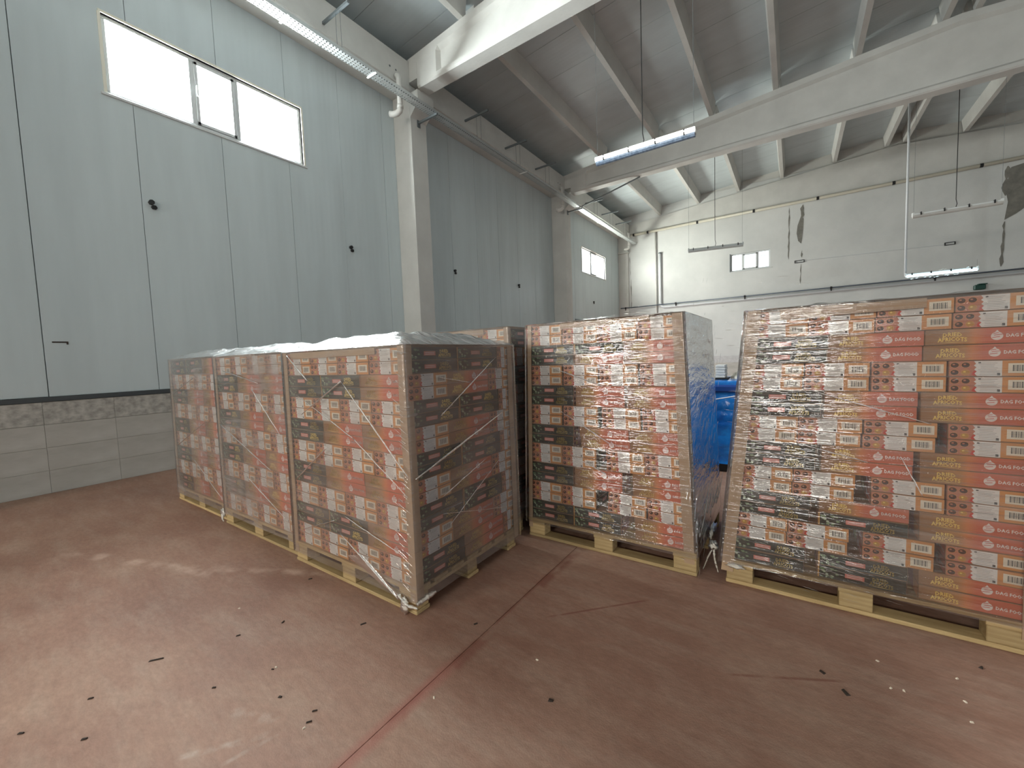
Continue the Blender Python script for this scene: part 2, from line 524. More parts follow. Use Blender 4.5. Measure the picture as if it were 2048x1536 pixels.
def obj(name, mesh, parent=None, loc=None, smooth=False):
    if isinstance(mesh, MB):
        mesh = mesh.mesh(name, smooth)
    o = D.objects.new(name, mesh)
    COL.objects.link(o)
    if parent:
        o.parent = parent
    if loc:
        o.location = loc
    return o


def tag(o, label=None, cat=None, group=None, kind=None):
    if label:
        o['label'] = label
    if cat:
        o['category'] = cat
    if group:
        o['group'] = group
    if kind:
        o['kind'] = kind
    return o


def empty(name, loc=(0, 0, 0), rz=0.0):
    o = D.objects.new(name, None)
    o.empty_display_size = 0.1
    o.location = loc
    o.rotation_euler = (0, 0, rz)
    COL.objects.link(o)
    return o


def boxobj(name, x0, x1, y0, y1, z0, z1, mat, parent=None, ch=0.0):
    b = MB()
    b.box(x0, x1, y0, y1, z0, z1, mat, ch)
    return obj(name, b, parent)


# ------------------------------------------------------------------ the hall
XW, XR = -7.073, 12.87          # left and right walls
YB, YF = 19.94, -7.8            # back wall, wall behind the camera
RIDGE = 2.9


def topz(x):                    # top of the girders
    return 7.512 + 0.0833 * ((x if x < RIDGE else 2 * RIDGE - x) + 6.55)


ROOF = 0.36                     # purlin depth

# floor: poured bays with saw-cut joints
fl = empty('floor')
tag(fl, 'worn reddish concrete floor with a stained saw-cut joint', 'floor', kind='structure')
xs = [XW, -1.27, 4.6, 10.5, XR]
ys = [YF, -3.6, 3.4 + 5.6, 14.5, YB]
for i in range(4):
    for j in range(4):
        g = 0.0015
        boxobj('floor_slab', xs[i] + (g if i else 0), xs[i + 1] - g, ys[j] + g, ys[j + 1] - g, -0.12, 0.0, M['floor'], fl)
sub = MB()
sub.box(XW - .3, XR + .3, YF - .3, YB + .3, -0.2, -0.004, M['filler'])
obj('joint_filler', sub, fl)

# ---- left wall: sandwich panels above a tiled dado
wl = empty('wall_left')
tag(wl, 'tall white sandwich-panel wall with tiled lower part and high windows', 'wall', kind='structure')
wins = [(1.625, 4.12, 4.84, 5.80), (15.58, 18.06, 4.71, 5.70)]
door = (14.9, 17.9, 0.0, 2.7)
core = MB()
yc_ = [YF - .1, wins[0][0], wins[0][1], door[0], wins[1][0], door[1], wins[1][1], YB + .1]
for a, b_ in zip(yc_[:-1], yc_[1:]):
    m_ = (a + b_) / 2
    segs = [(0, 8.2)]
    for h in wins + [door]:
        if h[0] < m_ < h[1]:
            segs = [q for s0, s1 in segs for q in ((s0, min(s1, h[2])), (max(s0, h[3]), s1)) if q[1] - q[0] > .01]
    for s0, s1 in segs:
        core.box(XW - 0.16, XW - 0.103, a, b_, s0, s1, M['alu'])
obj('wall_core', core, wl)
pw = 1.0
y = 0.862 - 9 * pw
while y < YB:
    a, b_ = max(y + 0.003, YF), min(y + pw - 0.003, YB)
    holes = [w for w in wins + [door] if w[0] < b_ and w[1] > a]
    mb = MB()
    z0, z1 = 1.115, 7.62
    if not holes:
        mb.box(XW - 0.10, XW, a, b_, z0, z1, M['panel'], 0.004)
    else:
        cuts = sorted({a, b_} | {min(max(c, a), b_) for h in holes for c in h[:2]})
        for c0, c1 in zip(cuts[:-1], cuts[1:]):
            if c1 - c0 < 1e-4:
                continue
            segs = [(z0, z1)]
            for h in holes:
                if h[0] < (c0 + c1) / 2 < h[1]:
                    ns = []
                    for s0, s1 in segs:
                        if h[2] > s0:
                            ns.append((s0, min(s1, h[2])))
                        if h[3] < s1:
                            ns.append((max(s0, h[3]), s1))
                    segs = [q for q in ns if q[1] - q[0] > 0.01]
            for s0, s1 in segs:
                mb.box(XW - 0.10, XW, c0, c1, s0, s1, M['panel'])
    obj('wall_panel', mb, wl)
    y += pw
# dado
for (a, b_) in ((YF, door[0]), (door[1], YB)):
    boxobj('dado_backing', XW - 0.10, XW - 0.008, a, b_, 0, 1.055, M['grout'], wl)
tm = MB()
tm.box(-0.006, 0.006, 0.001, 0.599, 0.001, 0.264, M['tile'], 0.0015)
tmesh = tm.mesh('tile')
bm_ = MB()
bm_.box(-0.006, 0.008, 0.001, 0.599, 0.001, 0.257, M['border'], 0.0015)
bmesh_ = bm_.mesh('border_tile')
yy = -1.6
while yy < 8.0:
    for r in range(3):
        o = obj('tile', tmesh, wl, (XW, yy, 0.265 * r))
    o = obj('border_tile', bmesh_, wl, (XW, yy, 0.797))
    yy += 0.6
far_t = MB()
for (a, b_) in ((YF, -1.6), (8.0, door[0]), (door[1], YB)):
    far_t.box(XW - 0.02, XW + 0.006, a, b_, 0, 0.795, M['tile'])
    far_t.box(XW - 0.02, XW + 0.008, a, b_, 0.797, 1.054, M['border'])
o = obj('tiling', far_t, wl)
tag(o, kind='stuff')
t1 = tag(boxobj('trim_1', XW - 0.02, XW + 0.022, YF, door[0], 1.057, 1.112, M['darkstrip'], ch=0.004), 'dark slate strip capping the tiled dado of the long wall', 'trim', kind='structure')
tag(boxobj('trim_2', XW - 0.02, XW + 0.022, door[1], YB, 1.057, 1.112, M['darkstrip'], ch=0.004), 'dark strip on the dado in the far bay', 'trim', kind='structure')

# ---- back wall
wb = empty('wall_back')
tag(wb, 'pale painted end wall with small window, pipes and bare render patches', 'wall', kind='structure')
w3 = (-2.23, -0.80, 4.64, 5.36)
mb = MB()
for x0, x1, z0, z1 in ((XW - .1, w3[0], 0, 8.1), (w3[1], XR + .1, 0, 8.1), (w3[0], w3[1], 0, w3[2]), (w3[0], w3[1], w3[3], 8.1)):
    mb.box(x0, x1, YB, YB + 0.2, z0, z1, M['plaster'])
obj('wall_face', mb, wb)
boxobj('dado', XW, XR, YB - 0.02, YB + .02, 0, 0.80, M['tile'], wb)
boxobj('border_band', XW, XR, YB - 0.026, YB + .02, 0.80, 1.09, M['border2'], wb)


def blot(name, pts, ydepth, mat, parent):
    """irregular raised patch on the back wall, outline (x,z)"""
    b = MB()
    n = len(pts)
    f = [(x, YB - ydepth, z) for x, z in pts]
    k = [(x, YB + 0.01, z) for x, z in pts]
    b.tris(f + k, [tuple(range(n))] + [(i, i + n, (i + 1) % n + n, (i + 1) % n) for i in range(n)], mat)
    return obj(name, b, parent)


def rough_line(x0, z0, x1, z1, w, seed):
    rnd = random.Random(seed)
    n = max(4, int(abs(z1 - z0) / 0.12))
    Lp, Rp = [], []
    for i in range(n + 1):
        t = i / n
        ww = w * (0.3 + 1.4 * rnd.random()) * (0.2 if i in (0, n) else 1)
        c = rnd.uniform(-w, w) * 0.5
        Lp.append((x0 + (x1 - x0) * t - ww + c, z0 + (z1 - z0) * t))
        Rp.append((x0 + (x1 - x0) * t + ww + c, z0 + (z1 - z0) * t))
    return Lp + Rp[::-1]


blot('plaster_patch', [(0.23, 6.5), (0.29, 6.3), (0.28, 5.95), (0.25, 5.6), (0.22, 5.38), (0.12, 5.5), (0.07, 5.8), (0.10, 6.1), (0.17, 6.32)], 0.006, M['plaster_bare'], wb)
blot('plaster_patch', rough_line(0.25, 6.85, 0.25, 6.2, 0.045, 1), 0.007, M['plaster_bare'], wb)
blot('crack', rough_line(0.24, 5.1, 0.24, 4.85, 0.02, 2), 0.006, M['plaster_bare'], wb)
blot('crack', rough_line(0.22, 4.6, 0.20, 3.85, 0.013, 3), 0.006, M['plaster_bare'], wb)
blot('crack', rough_line(-0.17, 6.82, -0.19, 4.85, 0.016, 4), 0.006, M['plaster_bare'], wb)
blot('plaster_patch', [(5.60, 6.75), (6.6, 6.95), (6.6, 5.75), (6.1, 5.6), (5.75, 5.3), (5.50, 5.15), (5.56, 5.7), (5.50, 6.1)], 0.006, M['plaster_bare'], wb)
blot('plaster_patch', rough_line(5.52, 6.8, 5.5, 5.9, 0.05, 5), 0.008, M['plaster_bare'], wb)
blot('crack', rough_line(5.5, 5.1, 5.47, 3.7, 0.03, 6), 0.006, M['plaster_bare'], wb)
blot('crack', rough_line(-6.55, 6.0, -6.52, 5.1, 0.012, 7), 0.006, M['plaster_bare'], wb)
blot('crack', rough_line(-6.5, 4.9, -6.5, 3.5, 0.014, 8), 0.006, M['plaster_bare'], wb)
blot('crack', rough_line(-7.0, 6.3, -6.98, 2.2, 0.035, 9), 0.007, M['plaster_bare'], wb)

# ---- side and rear walls (behind and beside the camera) with their openings
wr = empty('wall_right')
tag(wr, 'far side wall of the hall with a wide doorway', 'wall', kind='structure')
mb = MB()
for y0, y1, z0, z1 in ((YF, -6.4, 0, 8.2), (-2.6, YB, 0, 8.2), (-6.4, -2.6, 4.1, 8.2)):
    mb.box(XR, XR + 0.1, y0, y1, z0, z1, M['panel'])
obj('wall_face', mb, wr)
wf = empty('wall_front')
tag(wf, 'end wall behind the camera with two added high openings', 'wall', kind='structure')
mb = MB()
for x0, x1, z0, z1 in ((XW - .1, -6.2, 0, 8.9), (-3.7, -1.3, 0, 8.9), (1.1, XR, 0, 8.9), (-6.2, -3.7, 4.1, 8.9), (-1.3, 1.1, 4.1, 8.9), (-6.2, -3.7, 0, 3.1), (-1.3, 1.1, 0, 3.1)):
    mb.box(x0, x1, YF - 0.1, YF, z0, z1, M['panel'])
obj('wall_face', mb, wf)
# outside ground seen through nothing but catching daylight
tag(boxobj('ground', -30, 40, -30, 45, -0.45, -0.25, M['plaster']), 'pale paved ground outside the hall', 'ground', kind='structure')

# ---- roof sheets
ce = empty('ceiling')
tag(ce, 'sloping white sheet roof over concrete purlins', 'ceiling', kind='structure')


def slope_sheet(y0, y1, side):
    xa, xb = (XW - 0.2, RIDGE) if side == 0 else (RIDGE, XR + 0.2)
    b = MB()
    n = 1
    for k in range(n):
        ya = y0 + (y1 - y0) * k / n + 0.004
        yb = y0 + (y1 - y0) * (k + 1) / n - 0.004
        za = topz(xa) + ROOF
        zb = topz(xb) + ROOF
        d = 0.008 if k else 0.0
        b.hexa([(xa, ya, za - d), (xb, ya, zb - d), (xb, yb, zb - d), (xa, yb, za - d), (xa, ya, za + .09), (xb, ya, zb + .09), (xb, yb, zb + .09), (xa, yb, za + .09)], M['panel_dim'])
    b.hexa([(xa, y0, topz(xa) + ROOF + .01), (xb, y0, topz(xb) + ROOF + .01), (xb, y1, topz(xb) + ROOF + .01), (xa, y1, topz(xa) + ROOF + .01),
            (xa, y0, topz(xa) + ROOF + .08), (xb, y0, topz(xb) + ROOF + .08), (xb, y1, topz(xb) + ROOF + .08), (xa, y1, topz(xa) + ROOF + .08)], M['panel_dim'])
    return b


yy = YF
while yy < YB:
    for sd in (0, 1):
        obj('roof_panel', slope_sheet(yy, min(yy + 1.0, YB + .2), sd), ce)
    yy += 1.0

# ---- columns, girders, gutter beams, purlins
GY = [-0.77, 6.18, 13.12]


def column(y0, x_wall, sgn, label):
    b = MB()
    xf = x_wall + sgn * 0.52
    xa, xb = sorted((x_wall, xf))
    b.box(xa, xb, y0, y0 + 0.45, 0, 7.05, M['concrete'], 0.012)
    # corbel head with the sloped underside and the step that carries the dapped girder end
    p0, p1 = xf, xf + sgn * 0.24
    ya, yb = y0 + 0.004, y0 + 0.446
    prof = [(p0, 6.40), (p1, 6.62), (p1, 6.86), (p0, 6.86)]
    v = [(x, ya, z) for x, z in prof] + [(x, yb, z) for x, z in prof]
    fs = [(0, 1, 2, 3), (7, 6, 5, 4), (0, 4, 5, 1), (1, 5, 6, 2), (2, 6, 7, 3), (3, 7, 4, 0)]
    b.tris(v, fs, M['concrete'])
    o = obj('concrete_column', b)
    return tag(o, label, 'column', kind='structure')


column(-0.77, XW, 1, 'concrete wall column in the bay behind the camera')
column(6.18, XW, 1, 'nearest concrete wall column, cream lit side, between two wall bays')
column(13.12, XW, 1, 'second concrete wall column, carrying the girder of the far bay')
for yc in GY:
    column(yc, XR, -1, 'concrete column of the opposite long wall')


def girder(y0, label):
    """tapered I-girder: solid end blocks, recessed web, bottom flange with sloped upper face, dapped seats"""
    b = MB()
    zb = 6.875
    wd = 0.34
    rec = 0.085

    def section(x, solid):
        zt = topz(x)
        if solid:
            r0 = 0.002
        else:
            r0 = rec
        pts = [(0.03, zb + 0.0), (0, zb + 0.03), (0, zb + 0.10), (r0, zb + 0.17), (r0, zt - 0.2), (0, zt - 0.14), (0, zt)]
        return [(x, y0 + p, z) for p, z in pts] + [(x, y0 + wd - p, z) for p, z in pts[::-1]]

    xL, xR = XW + 0.50, XR - 0.50
    stations = [(xL + 0.27, True), (xL + 0.80, True), (xL + 0.86, False), (-2.0, False), (RIDGE, False), (7.8, False), (xR - 0.86, False), (xR - 0.80, True), (xR - 0.27, True)]
    rings = [section(x, s_) for x, s_ in stations]
    n = len(rings[0])
    vs = [p for r in rings for p in r]
    fs = []
    for k in range(len(rings) - 1):
        for j in range(n):
            fs.append((k * n + j, (k + 1) * n + j, (k + 1) * n + (j + 1) % n, k * n + (j + 1) % n))
    fs.append(tuple(range(n)))
    fs.append(tuple(reversed(range((len(rings) - 1) * n, len(rings) * n))))
    b.tris(vs, fs, M['concrete'])
    # dapped ends over the columns
    for xa, xb in ((xL, xL + 0.27), (xR - 0.27, xR)):
        b.hexa([(xa, y0, 7.06), (xb, y0, 7.06), (xb, y0 + wd, 7.06), (xa, y0 + wd, 7.06), (xa, y0, topz(xa)), (xb, y0, topz(xb)), (xb, y0 + wd, topz(xb)), (xa, y0 + wd, topz(xa))], M['concrete'])
    return tag(obj('concrete_girder', b), label, 'girder', kind='structure')


girder(GY[0], 'concrete roof girder behind the camera')
girder(GY[1], 'nearest concrete roof girder, cream lit, spanning from the first wall column')
girder(GY[2], 'second concrete roof girder, spanning behind the hanging bright lamp')
# beam on the back wall
b = MB()
for xa, xb in ((XW, RIDGE), (RIDGE, XR)):
    z = 7.0
    ta, tb = topz(xa) - .06, topz(xb) - .06
    b.hexa([(xa, YB - 0.05, z), (xb, YB - 0.05, z), (xb, YB + .1, z), (xa, YB + .1, z), (xa, YB - .05, ta), (xb, YB - .05, tb), (xb, YB + .1, tb), (xa, YB + .1, ta)], M['concrete'])
    b.hexa([(xa, YB + 0.02, 7.6), (xb, YB + 0.02, 7.6), (xb, YB + .2, 7.6), (xa, YB + .2, 7.6), (xa, YB + .02, ta + .5), (xb, YB + .02, tb + .5), (xb, YB + .2, tb + .5), (xa, YB + .2, ta + .5)], M['concrete'])
tag(obj('concrete_girder', b), 'concrete roof girder let into the end wall', 'girder', kind='structure')

bays = [(YF, GY[0]), (GY[0] + 0.34, GY[1]), (GY[1] + 0.34, GY[2]), (GY[2] + 0.34, YB - 0.02)]
bayname = ['behind the camera', 'over the near windowed bay', 'over the dim middle bay', 'over the bright far bay']
for i, (ya, yb) in enumerate(bays):
    for side, (xo, s_) in enumerate(((XW, 1), (XR, -1))):
        b = MB()
        xa, xb = sorted((xo, xo + s_ * 0.55))
        b.box(xa, xb, ya, yb, 6.9, 7.47, M['concrete'], 0.01)
        if side == 0:
            for q in (0.35, 0.5):
                b.tube([(xb - .002, yb - q, 7.12), (xb + 0.006, yb - q, 7.12)], 0.018, M['galv_dark'], 8)
        tag(obj('gutter_beam', b), ('concrete gutter beam on the windowed wall ' if side == 0 else 'concrete gutter beam on the opposite wall ') + bayname[i], 'beam', kind='structure')

PX = [-5.1, -3.48, -1.94, -0.42, 1.22, 2.66]
PX = PX + [2 * RIDGE - x for x in PX]
ordn = ['first', 'second', 'third', 'fourth', 'fifth', 'sixth', 'seventh', 'eighth', 'ninth', 'tenth', 'eleventh', 'twelfth', 'thirteenth', 'fourteenth', 'fifteenth', 'sixteenth', 'seventeenth', 'eighteenth', 'nineteenth', 'twentieth']
for i, (ya, yb) in enumerate(bays):
    for k, x in enumerate(sorted(PX)):
        b = MB()
        z0 = topz(x) + 0.0
        z1 = topz(x) + ROOF + 0.02
        a, c = (ya - 0.06, yb + 0.06) if i < 3 else (ya - .06, yb)
        w0, w1 = 0.055, 0.11
        v = [(x - w0, a, z0), (x + w0, a, z0), (x + w1, a, z1), (x - w1, a, z1), (x - w0, c, z0), (x + w0, c, z0), (x + w1, c, z1), (x - w1, c, z1)]
        b.tris(v, [(0, 1, 2, 3), (7, 6, 5, 4), (0, 4, 5, 1), (1, 5, 6, 2), (2, 6, 7, 3), (3, 7, 4, 0)], M['concrete'])
        tag(obj('purlin_beam', b), '%s roof purlin counted from the windowed wall, %s' % (ordn[k], bayname[i]), 'purlin', 'roof purlins', 'structure')


# ---- windows
def window_left(name, y0, y1, z0, z1, label):
    w = empty(name, (XW, y0, z0))
    tag(w, label, 'window', kind='structure')
    L_, H_ = y1 - y0, z1 - z0
    fr = MB()
    t = 0.045
    d0, d1 = -0.09, -0.03
    for a, b_, c, d in ((0, L_, 0, t), (0, L_, H_ - t, H_), (0, t, t, H_ - t), (L_ - t, L_, t, H_ - t), (0.372 * L_ - 0.03, 0.372 * L_ + 0.03, t, H_ - t), (0.60 * L_ - 0.03, 0.60 * L_ + 0.03, t, H_ - t)):
        fr.box(d0, d1, a, b_, c, d, M['alu'], 0.004)
    obj('window_frame', fr, w)
    rv = MB()
    for a, b_, c, d in ((-0.02, L_ + 0.02, H_, H_ + 0.03), (L_, L_ + 0.03, 0, H_), (-0.03, 0, 0, H_)):
        rv.box(-0.10, 0.012, a, b_, c, d, M['alu_warm'])
    obj('window_reveal', rv, w)
    boxobj('window_sill', -0.10, 0.02, -0.06, L_ + 0.06, -0.035, 0, M['alu'], w, 0.004)
    sa = MB()
    a, b_ = 0.372 * L_ + 0.03, 0.60 * L_ - 0.03
    for p, q, r_, s_ in ((a, b_, t, t + .04), (a, b_, H_ - t - .04, H_ - t), (a, a + .04, t, H_ - t), (b_ - .04, b_, t, H_ - t)):
        sa.box(-0.075, -0.015, p, q, r_, s_, M['alu'], 0.003)
    so = obj('sash', sa, w)
    hb = MB()
    hb.box(-0.015, 0.02, a + .005, a + .03, H_ * .45, H_ * .6, M['white_body'], 0.003)
    obj('handle', hb, so)
    for p, q in ((t, 0.372 * L_ - .03), (a + .04, b_ - .04), (0.60 * L_ + .03, L_ - t)):
        zz0, zz1 = (t, H_ - t) if p != a + .04 else (t + .04, H_ - t - .04)
        boxobj('pane', -0.062, -0.056, p, q, zz0, zz1, M['glass'], w)
    return w


window_left('window_1', *wins[0], 'large three-part window high on the near wall bay, glaring white')
window_left('window_2', *wins[1], 'small-looking bright window high on the wall of the far bay')
w = empty('window_3', (w3[0], YB, w3[2]))
tag(w, 'small three-pane window high in the end wall', 'window', kind='structure')
L_, H_ = w3[1] - w3[0], w3[3] - w3[2]
fr = MB()
for a, b_, c, d in ((0, L_, 0, .05), (0, L_, H_ - .05, H_), (0, .06, .05, H_ - .05), (L_ - .06, L_, .05, H_ - .05), (.29 * L_, .29 * L_ + .05, .05, H_ - .05), (.68 * L_, .68 * L_ + .05, .05, H_ - .05)):
    fr.box(a, b_, 0.05, 0.11, c, d, M['alu'], 0.004)
obj('window_frame', fr, w)
sa = MB()
a, b_ = .29 * L_ + .05, .68 * L_
for p, q, r_, s_ in ((a, b_, .05, .10), (a, b_, H_ - .10, H_ - .05), (a, a + .05, .05, H_ - .05), (b_ - .05, b_, .05, H_ - .05)):
    sa.box(p, q, 0.03, 0.09, r_, s_, M['alu'], 0.003)
obj('sash', sa, w)
for p, q in ((.06, .29 * L_), (a + .05, b_ - .05), (.68 * L_ + .05, L_ - .06)):
    boxobj('pane', p, q, .078, .084, .05, H_ - .05, M['glass'], w)
lb = MB()
for z, x0, x1 in ((.55, .08, .30), (.50, .06, .26), (.18, .08, .3)):
    lb.box(.68 * L_ + .05 + x0, .68 * L_ + .05 + x1 * .95, .070, .076, z, z + .02, M['ink'])
obj('sticker', lb, w)
boxobj('window_sill', -0.04, L_ + .06, -0.02, .12, -.035, 0, M['alu'], w, 0.004)
boxobj('window_reveal', -.03, 0, -0.01, .12, 0, H_ + .03, M['galv_dark'], w)

# far roadside doorway in the left wall (hidden behind the pallets)
dr = empty('door_1', (XW, door[0], 0))
tag(dr, 'open doorway low in the far bay of the windowed wall', 'door', kind='structure')
mb = MB()
for a, b_, c, d in ((-.08, 0, 0, 2.78), (3.0, 3.08, 0, 2.78), (0, 3.0, 2.7, 2.78)):
    mb.box(-.12, .03, a, b_, c, d, M['galv_dark'])
obj('door_frame', mb, dr)

# ---- services
tray = empty('cable_tray', (0, 0, 0))
tag(tray, 'perforated steel cable tray running along the windowed wall below the roof', 'cable tray')
tb = MB()
xa, xb, zt = -6.21, -6.03, 6.39
ytray = (-3.0, 19.3)
for x in (xa, xb):
    tb.box(x - .003, x + .003, ytray[0], ytray[1], zt, zt + .055, M['galv'])
for x in (xa + .04, xa + .09, xa + .14):
    tb.box(x - .012, x + .012, ytray[0], ytray[1], zt - .001, zt + .002, M['galv'])
yy = ytray[0]
while yy < ytray[1]:
    tb.box(xa, xb, yy, yy + 0.032, zt, zt + .0025, M['galv'])
    yy += 0.055
obj('tray_channel', tb, tray)
for i, yc in enumerate((1.1, 3.4, 4.9, 9.8, 11.6, 15.2, 17.4)):
    boxobj('tray_clip', xa - .03, xb + .03, yc, yc + .03, zt - .012, zt - .002, M['white_body'] if yc < 10 else M['galv'], tray)
pk = MB()
pk.tube([(-6.09, ytray[0], zt + .06), (-6.10, 6.0, zt + .055), (-6.13, 13, zt + .06), (-6.1, ytray[1], zt + .06)], 0.024, M['black'], 6)
obj('power_cable', pk, tray)
bl = {1.1: 'first', 2.7: 'second', 4.3: 'third', 7.9: 'first', 9.56: 'second', 11.15: 'third', 14.8: 'first', 16.4: 'second', 18.0: 'third'}
for yc, wd in bl.items():
    bay = 'the near bay' if yc < 6 else 'the dim middle bay' if yc < 13 else 'the far bay'
    e = empty('tray_bracket', (-6.52, yc, 7.03))
    tag(e, '%s short steel bracket holding the cable tray by two rods, in %s' % (wd, bay), 'bracket', 'tray brackets on the gutter beams')
    boxobj('strut', 0, 0.70, -.02, .02, 0, .04, M['galv_dark'], e)
    for x in (.35, .47):
        q = MB()
        q.tube([(x, 0, 0), (x, 0, -0.59)], 0.004, M['galv_dark'], 5)
        obj('threaded_rod', q, e)
for yc, lab in ((6.40, 'nearest wall column'), (13.34, 'second wall column')):
    e = empty('column_bracket', (-6.55, yc, 6.36))
    tag(e, 'dark steel wall bracket under the cable tray on the %s' % lab, 'bracket', 'column brackets of the tray')
    boxobj('arm', 0, 0.55, -.02, .02, -.02, .02, M['galv_dark'], e)
    boxobj('wall_plate', 0, .012, -.04, .04, -.09, .09, M['galv_dark'], e)
q = MB()
q.tube([(-6.05, 13.4, 6.45), (-5.0, 13.36, 6.66), (-4.0, 13.3, 6.86)], 0.022, M['galv_dark'], 6)
tag(obj('conduit', q), 'thin dark conduit slanting from the tray up to the second girder', 'conduit')

for yc, lab in ((5.80, 'beside the nearest wall column'), (12.72, 'beside the second wall column'), (19.45, 'in the far corner')):
    e = empty('downpipe', (-6.42, yc, 6.47))
    tag(e, 'short white pipe with an elbow dropping from the gutter %s' % lab, 'pipe')
    q = MB()
    q.tube([(-.06, 0, .50), (-.02, 0, .49), (0, 0, .45), (0, 0, -.10)], 0.052, M['pvc'], 14)
    obj('pipe_stub', q, e, smooth=True)
    q = MB()
    q.tube([(0, 0, -.10), (-.015, 0, -.17), (-.06, -.03, -.215), (-.13, -.06, -.225), (-.20, -.09, -.21)], 0.058, M['pvc'], 14)
    obj('elbow', q, e, smooth=True)
    q = MB()
    q.tube([(0, 0, -.07), (0, 0, -.13)], 0.064, M['pvc'], 14)
    obj('collar', q, e, smooth=True)

# corner column of the end wall
b = MB()
b.box(XW, XW + .47, YB - 0.12, YB + .05, 0, 7.0, M['concrete'], 0.01)
b.box(XW + .02, XW + .52, YB - 0.22, YB + .05, 6.15, 6.24, M['concrete'], 0.01)
tag(obj('concrete_column', b), 'concrete corner column where the windowed wall meets the end wall', 'column', kind='structure')

e = empty('wall_pipe', (0, YB, 7.0))
tag(e, 'long cream pipe clipped high across the end wall under the girder', 'pipe')
q = MB()
q.tube([(-6.45, -.12, -.05), (12.5, -.12, -.05)], 0.056, M['pipe_cream'], 10)
obj('pipe_run', q, e, smooth=True)
for x in (-6.3, -5.64, -3.5, -1.37, .72, 2.85, 4.93, 7.05):
    q = MB()
    q.tube([(x - .04, -.12, -.05), (x + .04, -.12, -.05)], 0.062, M['black'], 10)
    q.box(x - .03, x + .03, -.12, 0, -.02, .01, M['black'])
    obj('clip', q, e)
e = empty('wall_pipe', (0, YB, 3.55))
tag(e, 'thin slate-grey pipe at mid height along the end wall', 'pipe')
q = MB()
q.tube([(-7.0, -.12, 0), (12.5, -.12, 0)], 0.026, M['pipe_grey'], 8)
obj('pipe_run', q, e, smooth=True)
for x in (-6.75, -4.43, -1.69, 1.16, 3.95, 6.7):
    q = MB()
    q.tube([(x - .03, -.12, 0), (x + .03, -.12, 0)], 0.045, M['black'], 8)
    q.box(x - .02, x + .02, -.14, 0, -.12, -.02, M['black'])
    obj('clip', q, e)
e = empty('wall_pipe', (0, YB, 3.46))
tag(e, 'pale pipe under the slate-grey one, rising up the end wall at its end', 'pipe')
q = MB()
q.tube([(12.5, -.06, -.02), (-4.98, -.06, -.02), (-5.1, -.06, .06), (-5.12, -.06, .2), (-5.12, -.06, 2.45)], 0.055, M['pipe_white'], 10)
obj('pipe_run', q, e, smooth=True)
q = MB()
q.tube([(-5.12, -.06, 2.42), (-5.12, -.06, 2.48)], 0.064, M['galv_dark'], 10)
obj('end_cap', q, e)
q = MB()
q.tube([(-5.31, YB - .05, 6.93), (-5.31, YB - .05, 1.1)], 0.04, M['pvc'], 8)
tag(obj('wall_conduit', q, smooth=True), 'thin white vertical conduit down the end wall from the cream pipe', 'conduit')
q = MB()
q.tube([(2.715, 16.8, 8.7), (2.715, 16.8, 3.38)], 0.028, M['pipe_white'], 8)
tag(obj('drop_pipe', q, smooth=True), 'thin white vertical pipe hanging from the roof down to the lit lamp', 'pipe')
for x, z, nm in ((0.17, 4.70, 'beside the grey render patch'), (4.3, 4.63, 'nearer the dark corner patch')):
    q = MB()
    ww = .16 if x < 1 else .13
    for a, b_, c, d in ((-ww, ww, -.05, -.03), (-ww, ww, .03, .05), (-ww, -ww + .025, -.03, .03), (ww - .025, ww, -.03, .03)):
        q.box(x + a, x + b_, YB - .03, YB, z + c, z + d, M['black'])
    tag(obj('cable_bracket', q), 'small black rectangular bracket on the end wall %s' % nm, 'bracket')
q = MB()
q.tube([(.33, YB - .02, 4.71), (4.15, YB - .02, 4.62)], 0.008, M['pipe_white'], 5)
tag(obj('wall_wire', q), 'faint pale wire stretched between two black brackets on the end wall', 'wire')
e = empty('alarm_box', (5.0, YB, 3.07))
tag(e, 'small dark green device on the end wall above the tall pallet', 'wall device')
boxobj('housing', -.13, .13, -.14, 0, -.06, .1, M['green'], e, .02)
boxobj('cap', -.05, .16, -.16, -.02, .1, .13, M['green'], e, .008)

# black stubs and scratch on the long wall
for yc, nm in ((1.954, 'below the big window'), (4.946, 'near the first column'), (7.902, 'in the middle bay, by the first column'), (10.833, 'in the middle bay, by the second column'), (16.65, 'below the far window')):
    q = MB()
    q.tube([(XW - .002, yc, 3.60), (XW + .05, yc, 3.60)], 0.032, M['black'], 7)
    q.tube([(XW - .002, yc + .025, 3.545), (XW + .035, yc + .03, 3.54)], 0.03, M['black'], 6)
    tag(obj('wall_stub', q), 'small black stub on the long wall %s' % nm, 'stub')
q = MB()
q.box(XW, XW + .006, .93, 1.06, 1.735, 1.75, M['chip_dark'])
q.box(XW, XW + .006, 1.045, 1.06, 1.715, 1.735, M['chip_dark'])
obj('scratch', q, wl)


